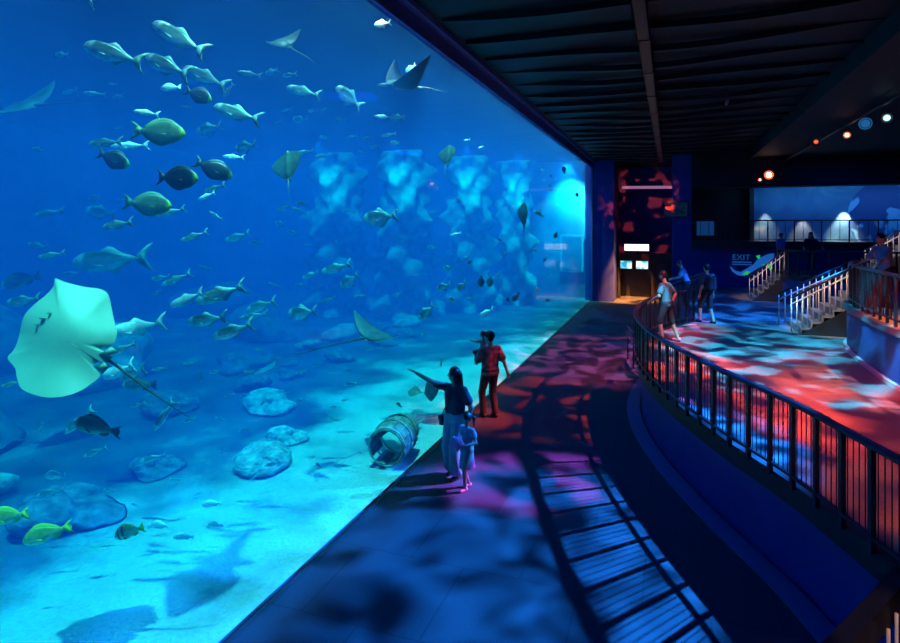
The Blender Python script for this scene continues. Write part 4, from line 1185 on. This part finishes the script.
def ik(s, t, bend, l1, l2):
    s, t, bend = V3(*s), V3(*t), V3(*bend)
    d = t - s; L = np.linalg.norm(d)
    if L > (l1 + l2) * .995:
        d = d / L * (l1 + l2) * .995; L = (l1 + l2) * .995
    t = s + d; u = d / L
    a = (l1 * l1 - l2 * l2 + L * L) / (2 * L); h = math.sqrt(max(0, l1 * l1 - a * a))
    b = bend - u * (bend @ u); b = b / max(1e-6, np.linalg.norm(b))
    return s + u * a + b * h, t


def hand_prims(w, e, curl, S, up=None):
    """palm, four fingers and a thumb beyond the wrist w, continuing the forearm from e"""
    d = (w - e) / np.linalg.norm(w - e)
    ref = V3(0, 0, 1) if up is None else V3(*up)
    if abs(d @ ref) > .9: ref = V3(0, 1, 0) if up is None else V3(1, 0, 0)
    n = ref - d * (ref @ d); n /= np.linalg.norm(n)      # back of the hand
    s = np.cross(d, n)
    L = []
    for k in (-.028, -.010, .010, .028):
        L.append(('c', w + s * k * .6 * S, w + d * .085 * S + s * k * S, .016 * S, .012 * S))
    for k, ln, c in ((-.031, .052, 1.15), (-.010, .068, 1.0), (.011, .074, 1.0), (.031, .066, .9)):
        b = w + d * .085 * S + s * k * S
        d1 = d * math.cos(curl * .5 * c) - n * math.sin(curl * .5 * c); d2 = d * math.cos(curl * 1.2 * c) - n * math.sin(curl * 1.2 * c)
        m = b + d1 * ln * .5 * S; t = m + d2 * ln * .55 * S
        L += [('c', b, m, .0095 * S, .0085 * S), ('c', m, t, .0085 * S, .007 * S)]
    b = w + d * .025 * S + s * .022 * S; m = b + (d * .6 + s * .65 - n * .3) * .045 * S; t = m + (d * .9 + s * .15 - n * .3) * .035 * S
    L += [('c', b, m, .013 * S, .010 * S), ('c', m, t, .010 * S, .008 * S)]
    return L


def person(name, label, foot, face, H, cloth, arms=None, legs=None, hd=None, lean=0.0, hs=1.0, skin=SKIN, step=.012, hair='short', hat=None, pitch=0.0, seated=False, group=None, faceparts=True):
    """face: (right, away) direction of the chest; arms: {'L','R'} wrist target as (right, up, away) metres from the shoulder plus bend; cloth: list of (part, kind, material, args)"""
    S = H / 1.72
    fw = (R_AX * face[0] + F_AX * face[1]).normalized(); rt = Vector((fw.y, -fw.x, 0))
    def loc(v):       # camera-based direction to body space
        w = R_AX * v[0] + U_AX * v[1] + F_AX * v[2]
        return V3(w.dot(rt), w.dot(fw), w.z)
    T = lambda x, y, z: V3(x * S, (y + lean * max(0, z - .93)) * S, z * S)
    J = {'pel': T(0, 0, .93), 'chest': T(0, 0, 1.27), 'nb': T(0, -.005, 1.41), 'nt': T(0, .012, 1.52), 'hd': T(0, .025, 1.52 + .085 * hs)}
    for sd, sx in (('L', -1), ('R', 1)):
        J['hip' + sd] = T(sx * .085, 0, .90); J['sh' + sd] = T(sx * .165, -.005, 1.375)
        lg = (legs or {}).get(sd, (sx * .10, 0, 0))
        an = V3(lg[0] * S, lg[1] * S, (.075 + lg[2]) * S)
        J['kn' + sd], J['an' + sd] = ik(J['hip' + sd], an, (sx * .1, 1, 0), .43 * S, .425 * S)
        ar = (arms or {}).get(sd)
        if ar is None:
            tg = J['sh' + sd] + V3(sx * .07, .03, -.52) * S; bd = (0, -1, 0)
        else:
            tg = J['sh' + sd] + loc(ar[0]); bd = loc(ar[1]) if len(ar) > 1 else (0, -.3, -1)
        J['el' + sd], J['wr' + sd] = ik(J['sh' + sd], tg, bd, .285 * S, .25 * S)
    h = loc((hd[0], 0, hd[1])) if hd else V3(0, 1, 0); h[2] = 0; h /= np.linalg.norm(h); hx = V3(h[1], -h[0], 0)
    hz = V3(0, 0, 1)
    if pitch:
        h2 = h * math.cos(pitch) + hz * math.sin(pitch); hz = hz * math.cos(pitch) - h * math.sin(pitch); h = h2
    hc = J['hd']; k = S * hs
    HP = lambda x, y, z: hc + (hx * x + h * y + hz * z) * k

    torso = [('c', T(-.055, 0, .98), T(-.075, 0, 1.29), .10 * S, .098 * S), ('c', T(.055, 0, .98), T(.075, 0, 1.29), .10 * S, .098 * S),
             ('c', T(-.07, -.01, .92), T(.07, -.01, .92), .105 * S, .105 * S), ('c', J['shL'], J['shR'], .052 * S, .052 * S)]
    def arm(sd, g=0, frac=1.0, flare=0):
        e, s_, w = J['el' + sd], J['sh' + sd], J['wr' + sd]
        if frac <= .5: return [('c', s_, s_ + (e - s_) * frac * 2, (.05 + g) * S, (.045 + g + flare) * S)]
        t = (frac - .5) * 2
        return [('c', s_, e, (.05 + g) * S, (.038 + g) * S), ('c', e, e + (w - e) * t, (.038 + g) * S, (.027 + g + flare) * S)]
    def leg(sd, g=0, frac=1.0, flare=0):
        a, b, c = J['hip' + sd], J['kn' + sd], J['an' + sd]
        if frac <= .5: return [('c', a, a + (b - a) * frac * 2, (.088 + g) * S, (.062 + g + flare) * S)]
        t = (frac - .5) * 2
        return [('c', a, b, (.088 + g) * S, (.056 + g) * S), ('c', b, b + (c - b) * t, (.056 + g) * S, (.040 + g + flare) * S)]
    body = list(torso)
    for sd in 'LR':
        body += arm(sd) + leg(sd)
        a = J['an' + sd]
        body += [('c', a + V3(0, -.03, -.03) * S, a + V3(0, .13, -.045) * S, .038 * S, .027 * S)]
    body += [('c', J['nb'], J['nt'], .055 * S, .05 * S), ('e', HP(0, 0, 0), V3(.078, .078, .105) * k * 1.0), ('e', HP(0, -.02, .02), V3(.078, .082, .082) * k),
             ('e', HP(0, .028, -.055), V3(.05, .05, .05) * k), ('c', HP(0, .075, .01), HP(0, .098, -.022), .010 * k, .014 * k),
             ('e', HP(.078, -.005, -.01), V3(.014, .02, .03) * k), ('e', HP(-.078, -.005, -.01), V3(.014, .02, .03) * k)]
    lo, hi = bounds(body, .03)
    VV, FF = net(lambda P: prims(P, body, .022 * S), lo, hi, step)
    hands = []
    hst = max(.0042, step * .33)
    for sd in 'LR':
        hp = hand_prims(J['wr' + sd], J['el' + sd], (arms or {}).get('curl' + sd, .5), S, None)
        hp.append(('c', J['wr' + sd] - (J['wr' + sd] - J['el' + sd]) * .15, J['wr' + sd], .028 * S, .024 * S))
        lo, hi = bounds(hp, .02); hands.append(net(lambda P: prims(P, hp, .006 * S), lo, hi, hst))
    mb = MB().add(VV, FF)
    for a in hands: mb.add(*a)
    root = empty(name, label, 'person', Vector(foot), math.atan2(fw.y, fw.x) - PI / 2, group)
    mb.build('body', skin, root, True)

    def part(nm, L, m, kk=.02, clip=None, st=None):
        lo, hi = bounds(L, .03)
        fn = (lambda P: prims(P, L, kk * S)) if clip is None else (lambda P: np.maximum(prims(P, L, kk * S), clip(P)))
        a = net(fn, lo, hi, st or step)
        if len(a[0]): return MB().add(*a).build(nm, m, root, True)
    for nm, kind, m, *ar in cloth:
        ar = ar[0] if ar else {}
        g = ar.get('g', .014)
        if kind == 'top':
            L = [(p[0], p[1], p[2], p[3] + g * S, p[4] + g * S) for p in torso]
            for sd in 'LR': L += arm(sd, g + .004, ar.get('sleeve', .32), ar.get('flare', .012))
            zb = ar.get('hem', .88) * S
            part(nm, L, m, .03, lambda P: np.maximum(zb - P[..., 2], P[..., 2] - 1.435 * S))
        elif kind == 'trousers':
            L = [('c', T(-.07, -.01, .94), T(.07, -.01, .94), (.108 + g) * S, (.108 + g) * S)]
            for sd in 'LR': L += leg(sd, g, ar.get('len', .97), ar.get('flare', .012))
            part(nm, L, m, .02, lambda P: P[..., 2] - ar.get('waist', 1.0) * S)
        elif kind == 'skirt':
            z0 = ar.get('hem', .4); r0 = ar.get('r', .2)
            L = [('c', T(-.05, 0, .98), V3(-.06 * S, 0, z0 * S), .115 * S, r0 * S), ('c', T(.05, 0, .98), V3(.06 * S, 0, z0 * S), .115 * S, r0 * S)]
            part(nm, L, m, .03, lambda P: np.maximum(z0 * S - P[..., 2], P[..., 2] - ar.get('waist', 1.05) * S))
        elif kind == 'dress':
            z0 = ar.get('hem', .5); r0 = ar.get('r', .2)
            L = [(p[0], p[1], p[2], p[3] + g * S, p[4] + g * S) for p in torso[:2]] + [('c', J['shL'] * .85 + J['shR'] * .15, J['shR'] * .85 + J['shL'] * .15, .06 * S, .06 * S)]
            L += [('c', T(0, 0, 1.05), V3(0, 0, z0 * S), .13 * S, r0 * S)]
            for sd in 'LR': L += arm(sd, g + .006, .2, .02)
            part(nm, L, m, .04, lambda P: np.maximum(z0 * S - P[..., 2], P[..., 2] - 1.42 * S))
        elif kind == 'shoes':
            for sd in 'LR':
                a = J['an' + sd]
                part(nm, [('c', a + V3(0, -.035, -.03) * S, a + V3(0, .13, -.043) * S, .045 * S, .034 * S)], m, .02, lambda P: -P[..., 2] + .001)
        elif kind == 'backpack':
            c = (J['chest'] + J['pel']) * .5 + V3(0, -.19, .08) * S
            part(nm, [('c', c + V3(-.07, 0, -.14) * S, c + V3(-.07, 0, .14) * S, .075 * S, .075 * S), ('c', c + V3(.07, 0, -.14) * S, c + V3(.07, 0, .14) * S, .075 * S, .075 * S)], m)
    # hair: shell over the skull open at the face
    if hair:
        L = [('e', HP(0, -.012, .022), V3(.09, .098, .105) * k)]
        hs_st = step * .7
        part('hair', L, HAIR, .02, lambda P: np.minimum((P - hc) @ h - .035 * k, 1e9) if False else np.maximum(((P - hc) @ h) - .055 * k - .45 * np.maximum(0, (P - hc) @ hz - .03 * k), -((P - hc) @ hz) - .07 * k + .5 * np.maximum(0, ((P - hc) @ h)) * 3), hs_st)
        if hair == 'long':
            part('hair', [('c', HP(0, -.06, .0), T(.0, -.10, 1.30), .075 * k, .075 * S), ('c', HP(.05, -.03, -.02), T(.06, -.11, 1.18), .05 * k, .05 * S), ('c', HP(-.05, -.03, -.02), T(-.06, -.11, 1.18), .05 * k, .05 * S), ('c', T(0, -.1, 1.3), T(0, -.12, 1.06), .07 * S, .04 * S)], HAIR, .03)
        if hair == 'ponytail':
            part('ponytail', [('c', HP(0, -.09, .03), HP(0, -.15, .0), .028 * k, .035 * k), ('c', HP(0, -.15, .0), HP(0, -.15, -.16), .035 * k, .015 * k)], HAIR)
    if hat is not None:
        L = [('e', HP(0, -.01, .045), V3(.106, .113, .10) * k)]
        part('hat', L, hat, .02, lambda P: .03 * k - (P - hc) @ hz, step * .7)
        part('hat_brim', [('c', HP(-.04, .08, .04), HP(.04, .08, .04), .045 * k, .045 * k)], hat, .02, lambda P: np.abs((P - hc) @ hz - .042 * k) - .010 * k, step * .6)
    if faceparts:
        for sx in (-1, 1):
            c = HP(sx * .032, .070, .012)
            MB().lathe([(.001, .008 * k), (.007 * k, .005 * k), (.010 * k, 0), (.007 * k, -.005 * k), (.001, -.008 * k)], 8, Matrix.Translation(Vector(c))).build('eye', M_EYE, root, True)
        c = HP(0, .074, -.062)
        MB().tube([c - hx * .022 * k, c + h * .006 * k, c + hx * .022 * k], .006 * k, 6).build('mouth', M_MOUTH, root, True)
    J['HP'] = HP; J['S'] = S; J['loc'] = loc
    return root, J


def floor_pt(px, py, hgt):
    z = 600 * (EYE - hgt) / (py - 227)
    return at(px, py, z)


C_NAVY = mat('navy_tee', (.025, .03, .06), .8)
C_PALE = mat('pale_blue_linen', (.26, .36, .40), .8, noise=(18, .1))
C_DRESS = mat('light_dress', (.34, .33, .42), .8, noise=(12, .12))
C_PLAID = mat('patterned_shirt', (.16, .11, .10), .8, noise=(14, .75))
C_BLACK = mat('black_trousers', (.018, .018, .025), .8)
C_TEAL = mat('teal_shirt', (.03, .11, .14), .8)
C_LILAC = mat('lilac_shirt', (.25, .2, .36), .8)
C_BLUE = mat('light_blue_shirt', (.14, .2, .32), .8)
C_WHITE = mat('white_shirt', (.3, .33, .36), .8)
C_PINK = mat('pink_shoe', (.75, .16, .25), .5)

wp = floor_pt(455, 477, 0)
wo, WJ = person('person', 'woman with long dark hair in a navy tee pointing at the tank with outstretched arm', wp, (-.62, -.70), 1.72,
                [('trousers', 'trousers', C_PALE, {'g': .024, 'flare': .055, 'waist': 1.06, 'len': .88}), ('shirt', 'top', C_NAVY, {'hem': 1.0, 'sleeve': .30, 'flare': .015, 'g': .012}), ('shoe', 'shoes', M_SOLE)],
                arms={'R': ((-.50, .24, -.06), (0, -1, .2)), 'L': ((.06, -.50, -.03), (1, 0, 0)), 'curlR': .3}, hd=(-.95, .25), hair='long', legs={'L': (-.09, .05, 0), 'R': (.10, -.06, 0)})
# crossbody bag: worn, so it is a part of her outfit
sh = WJ['shL'] * .5 + WJ['nb'] * .5
bag_c = V3(.21, .02, .86) * WJ['S']
pts = [Vector(sh + V3(0, .07, .05)), Vector((0.02, .15, 1.2)), Vector(bag_c + V3(0, .05, .08))]
bg = empty('crossbody_bag', 'small dark crossbody bag hanging at the hip of the pointing woman', 'bag', wp, wo.rotation_euler.z)
bm_ = MB().tube(catmull(pts, 6), .008, 6).tube(catmull([Vector(sh + V3(0, .07, .05)), Vector(sh + V3(0, -.05, .06)), Vector((.05, -.16, 1.2)), Vector(bag_c + V3(0, -.04, .08))], 6), .008, 6)
bm_.build('strap', M_SOLE, bg, True)
o = MB().box(bag_c - V3(.035, .09, .075), bag_c + V3(.04, .09, .075)).build('pouch', M_SOLE, bg); bevel(o, .02, 3)
o = MB().box(bag_c - V3(-.03, .09, -.0), bag_c + V3(.052, .09, .078)).build('flap', mat('bag_flap', (.04, .04, .05), .4), bg); bevel(o, .012, 2)

gp = floor_pt(467, 489, 0)
go, GJ = person('person', 'small girl with a ponytail in a light dress holding a round toy', gp, (-.75, -.6), 1.12,
                [('dress', 'dress', C_DRESS, {'hem': .50, 'r': .19}), ('shoe', 'shoes', C_PINK)],
                arms={'R': ((-.08, -.17, -.12), (0, -1, 0)), 'L': ((-.08, -.17, -.12), (.6, -1, 0)), 'curlR': .9, 'curlL': .9}, hd=(-.9, -.2), hs=1.22, hair='ponytail', legs={'L': (-.08, .12, 0), 'R': (.08, -.12, 0)}, step=.010)
mid = (GJ['wrL'] + GJ['wrR']) / 2
th_ = Vector((math.cos(go.rotation_euler.z), math.sin(go.rotation_euler.z), 0)); fo_ = Vector((-th_.y, th_.x, 0))
tp = gp + th_ * float(mid[0]) + fo_ * float(mid[1] + .09) + Vector((0, 0, float(mid[2]) + .02))
m = MB(); m.lathe([(.001, -.085), (.05, -.072), (.08, -.04), (.09, 0), (.08, .04), (.05, .072), (.001, .085)], 18)
for k in range(5):
    a = 2 * PI * k / 5; m.lathe([(.001, .03), (.022, .02), (.03, 0), (.022, -.02), (.001, -.03)], 10, Matrix.Translation((.085 * math.cos(a), .085 * math.sin(a), 0)))
o = m.build('round_toy', mat('pink_lit_plush', (.85, .22, .40), .9), None, True); o.location = tp; o.rotation_euler = (1.2, .3, .4)  # pink light falling on the toy put into its colour
tag(o, 'pink-lit round plush toy in the hands of the small girl', 'toy')

mp_ = floor_pt(490, 417, 0)
mo_, MJ = person('person', 'man in a dark cap and patterned shirt carrying a toddler, seen from behind', mp_, (-.42, .90), 1.74,
                 [('trousers', 'trousers', C_BLACK, {'g': .016}), ('shirt', 'top', C_PLAID, {'hem': .86, 'sleeve': .36, 'g': .02, 'flare': .015}), ('shoe', 'shoes', M_SOLE)],
                 arms={'R': ((.20, -.46, -.02), (.2, 0, -1)), 'L': ((-.10, -.22, .24), (-.5, -1, 0)), 'curlR': .8, 'curlL': .8}, hd=(-.75, .65), hair='short', hat=mat('dark_cap', (.02, .02, .03), .8), skin=SKIN2, legs={'L': (-.12, .06, 0), 'R': (.10, -.05, 0)})
tq = mp_ + R_AX * (-.13) + F_AX * .20 + Vector((0, 0, .90))
to_, TJ = person('person', 'toddler carried on the arm of the man, one arm stretched out to the tank', tq, (-.8, .5), .80,
                 [('romper', 'top', C_WHITE, {'hem': .5, 'sleeve': .34}), ('shorts', 'trousers', C_NAVY, {'len': .45})],
                 arms={'L': ((-.24, .02, -.03), (0, -1, 0)), 'R': ((.05, .02, -.22), (0, -1, 0)), 'curlL': .2}, hd=(-1, .1), hs=1.35, step=.009, legs={'L': (-.12, .18, .38), 'R': (.12, .18, .38)})

small = dict(step=.018)
ap = floor_pt(667, 341, PH)
person('person', 'person in a teal and dark shirt leaning on the bend of the platform railing', ap, (-.6, .6), 1.70,
       [('shorts', 'trousers', C_BLACK, {'len': .55}), ('shirt', 'top', C_TEAL, {'hem': .86, 'sleeve': .34}), ('shoe', 'shoes', C_PINK)], arms={'L': ((-.2, -.36, .1), (0, -.4, -1)), 'R': ((.05, -.45, -.1), (1, 0, 0))}, lean=.12, legs={'L': (-.12, .05, 0), 'R': (.14, -.22, 0)}, **small)
bpz = at(687, 227, 20.6); bpz.z = PH
person('person', 'person in a lilac shirt leaning over the far straight railing', bpz, (-.95, .3), 1.62,
       [('trousers', 'trousers', C_BLACK, {}), ('shirt', 'top', C_LILAC, {'sleeve': .36})], arms={'L': ((-.34, -.30, -.02), (0, -1, 0)), 'R': ((-.34, -.30, .02), (0, -1, 0))}, lean=.35, hd=(-1, 0), pitch=-.3, **small)
cp = floor_pt(707, 323, PH)
person('person', 'person with a dark backpack walking past the far end post of the platform railing', cp, (-.3, .95), 1.70,
       [('shorts', 'trousers', C_BLACK, {'len': .5}), ('shirt', 'top', C_NAVY, {}), ('backpack', 'backpack', mat('dark_backpack', (.03, .035, .06), .7)), ('shoe', 'shoes', M_SOLE)], legs={'L': (-.1, .18, 0), 'R': (.1, -.16, 0)}, skin=SKIN2, **small)
dp_ = at(781, 227, 24.2); dp_.z = LH
person('person', 'person in a blue tee standing at the left end of the far landing', dp_, (.3, -.9), 1.50, [('trousers', 'trousers', C_BLACK, {}), ('shirt', 'top', C_BLUE, {})], **small)
ep = at(811, 227, 23.6); ep.z = LH
person('person', 'dark-clothed person with long hair leaning on the far landing railing', ep, (-.5, -.8), 1.55, [('trousers', 'trousers', C_BLACK, {}), ('shirt', 'top', C_BLACK, {'sleeve': .8})], arms={'L': ((.1, -.3, -.3), (1, -1, 0)), 'R': ((-.25, -.3, -.25), (-1, -1, 0))}, lean=.25, hair='long', **small)
fp = at(886, 227, 12.6); fp.z = LH
person('person', 'person in a light blue shirt leaning on the railing of the upper curved landing', fp, (-.98, -.1), 1.62,
       [('trousers', 'trousers', C_BLACK, {}), ('shirt', 'top', C_BLUE, {'sleeve': .4})], arms={'L': ((-.34, -.34, -.1), (.3, -1, 0)), 'R': ((-.34, -.34, .1), (.3, -1, 0))}, lean=.18, hd=(-1, -.1), **small)

# ------------------------------------------------------------------ light
W = bpy.data.worlds.new('dark_hall'); SC.world = W; W.use_nodes = True
W.node_tree.nodes['Background'].inputs[0].default_value = (.0, .012, .16, 1)
W.node_tree.nodes['Background'].inputs[1].default_value = .16


def lamp(name, typ, loc, col, power, target=None, **kw):
    l = bpy.data.lights.new(name, typ); l.color = col; l.energy = power
    for k, v in kw.items(): setattr(l, k, v)
    o = bpy.data.objects.new(name, l); COL.objects.link(o); o.location = loc
    if target is not None:
        o.rotation_euler = (Vector(target) - Vector(loc)).to_track_quat('-Z', 'Y').to_euler()
    return o


def gobo(o, scale, stretch, lo, hi, seed, floor_=0.0, detail=1.5):
    """a rippled glass slide in front of the stage lamp"""
    l = o.data; l.use_nodes = True; nt = NT(l.node_tree); em = nt.n['Emission']
    tc = nt.new('ShaderNodeTexCoord'); mp = nt.new('ShaderNodeMapping')
    mp.inputs['Scale'].default_value = (scale * stretch[0], scale * stretch[1], scale); mp.inputs['Location'].default_value = (seed, seed * 1.7, seed * .3)
    nt.link(tc.outputs['Normal'], mp.inputs[0])
    nz = nt.new('ShaderNodeTexNoise'); nz.inputs['Scale'].default_value = 1; nz.inputs['Detail'].default_value = detail; nz.inputs['Distortion'].default_value = .6
    nt.link(mp.outputs[0], nz.inputs['Vector'])
    r = ramp(nt, nz.outputs[0], [(lo, (floor_,) * 3), (hi, (1, 1, 1))])
    nt.link(r, em.inputs['Strength'])
    return o


def spot(loc, tgt, col, power, ang, blend=.4, g=None, rad=.06):
    o = lamp('stage_beam', 'SPOT', loc, col, power, tgt, spot_size=math.radians(ang), spot_blend=blend, shadow_soft_size=rad)
    if g: gobo(o, *g)
    return o


# daylight over the aquarium, with added fill strips along the pane
sun = lamp('aquarium_daylight', 'SUN', (-10, 10, 20), (.90, .97, 1), 6.2, (-10, 11.6, 10), angle=math.radians(.6))
for y in (-2, 2, 6, 10, 14, 18, 22, 26, 30):
    lamp('pane_fill', 'AREA', (-4.12, y, 7.4), (.72, 1, .80), 95, (-6.9, y, 0), shape='RECTANGLE', size=4.0, size_y=.25, spread=math.radians(58))
for p, r0, h, lab in PIL:
    lamp('pillar_fill', 'SPOT', (p.x + .9, min(p.y, 32.4) - 3.2, 7.4), (.85, 1, 1), 1900, (p.x, min(p.y, 32.4), 5.0), spot_size=math.radians(46), spot_blend=1)  # added lamp, gives each pillar its soft glow
e = at(532, 160, 24)
lamp('end_lamp', 'SPOT', (e.x, 32.0, 7.6), (.85, 1, 1), 9000, (e.x, 33.4, 4.5), spot_size=math.radians(70), spot_blend=.9)

# stage lights of the hall
BL, CY, RE, PU, OR = (.01, .22, 1), (.05, .65, 1), (1, .07, .03), (.55, .10, 1), (1, .33, .07)
spot((4.6, 13.0, 6.85), (-2.6, 6.3, 0), BL, 50000, 33, .6, (17, (1, 1.5), .36, .66, 1.3, .03))
spot((4.6, 13.05, 6.9), (-1.9, 9.2, 0), PU, 26000, 14, .6, (12, (1, 1.8), .47, .62, 4.1, .0))
spot((4.6, 13.1, 6.85), (-2.0, 13.2, 0), RE, 20000, 30, .5, (10, (1, 1.6), .46, .62, 2.2, .01))
spot((-.3, 19.0, 6.8), (-2.0, 18.8, 0), (.5, .10, .38), 9500, 62, .5, (9, (1, 1.5), .48, .64, 7.2, .02))
spot((-.6, 29.6, 6.8), (-2.1, 33.4, 0), OR, 60000, 28, .7, (6, (1, 1), .35, .6, 3.0, .1))
spot((-.8, 25, 6.8), (-1.6, 36, 4.4), RE, 9000, 34, .6, (16, (1, 1), .56, .60, 5.0, .0))
# platform pools
spot((1.9, 7.2, 6.8), (3.5, 11.0, PH), RE, 12000, 54, .5, (6.5, (1, 1), .45, .62, 6.4, .08))
spot((1.2, 10.0, 6.8), (2.7, 13.2, PH), CY, 8500, 50, .5, (9, (1, 1), .52, .64, 9.1, .0))
spot((.9, 12.5, 6.8), (1.6, 15.9, PH), CY, 8000, 46, .5, (12, (1, 1), .46, .64, 12.7, .02))
spot((4.7, 17.0, 6.6), (1.8, 21.5, PH), BL, 14000, 52, .5, (8, (1, 1), .44, .64, 15.7, .03))
spot((5.5, 11.0, 6.6), (3.1, 12.0, PH), (1, .35, .45), 4500, 30, .8, (5, (1, 1), .40, .62, 2.9, .1))
spot((4.9, 13.5, 6.6), (.1, 18.0, PH), RE, 6000, 18, .8, (9, (1, 1), .4, .6, 21.0, .05))
spot((1.7, 6.2, 6.8), (3.0, 7.4, PH), (1, .14, .06), 2600, 36, .6, (6, (1, 1), .36, .62, 31.0, .1))
spot((1.9, 5.4, 6.8), (2.7, 6.0, PH), CY, 2600, 20, .8, (8, (1, 1), .38, .62, 37.0, .1))
# warm light on stairs, landings and rails
spot((2.0, 14.0, 6.7), (3.9, 18.0, 2.0), (1, .72, .45), 2600, 22, .6)
spot((6.5, 14.0, 6.6), (4.1, 13.0, 2.15), (1, .2, .06), 4200, 30, .8)
spot((2.6, 2.6, 5.2), (1.45, 5.0, .9), (1, .6, .3), 500, 14, .6)
spot((2.4, 21.0, 6.6), (3.2, 25.0, 2.4), (1, .7, .5), 1800, 20, .7)
spot((5.0, 22.5, 6.6), (7.7, 26.6, 3.3), (1, .8, .65), 2200, 22, .7)
spot((1.0, 13.2, 6.8), (-.3, 15.6, 1.8), RE, 2500, 30, .7)
# mural washers shining down the wall, and an added blue fill
for x, c_, pw_, h_ in ((4.4, (1, .68, .45), 220, 4.9), (6.0, (1, .55, .25), 330, 4.55), (7.7, (1, .85, .55), 900, 4.95)):
    spot((x, 32.72, h_), (x, 32.9, 3.2), c_, pw_, 64, .7)
lamp('mural_fill', 'AREA', (7.5, 31.6, 5.5), (.08, .38, 1), 75, (7.5, 33, 4.3), shape='RECTANGLE', size=7.0, size_y=.2)
# added blue fill under the dark ceiling, no fixtures
for x, y, pw_ in ((-.5, 3.0, 60), (-1.0, 12, 70), (2.0, 22, 90), (-.5, 27, 10), (7, 27, 60)):
    lamp('blue_fill', 'AREA', (x, y, 6.85), (.0, .03, 1), pw_, (x, y, 0), shape='DISK', size=1.2)

# ------------------------------------------------------------------ picture
SC.view_settings.view_transform = 'Standard'; SC.view_settings.look = 'None'
SC.view_settings.exposure = 0.0; SC.view_settings.gamma = 1.0
SC.view_settings.use_curve_mapping = False
cy_ = SC.cycles
cy_.use_denoising = True
cy_.max_bounces = 6; cy_.diffuse_bounces = 2; cy_.glossy_bounces = 2; cy_.transparent_max_bounces = 16; cy_.volume_bounces = 1
cy_.sample_clamp_indirect = 4.0
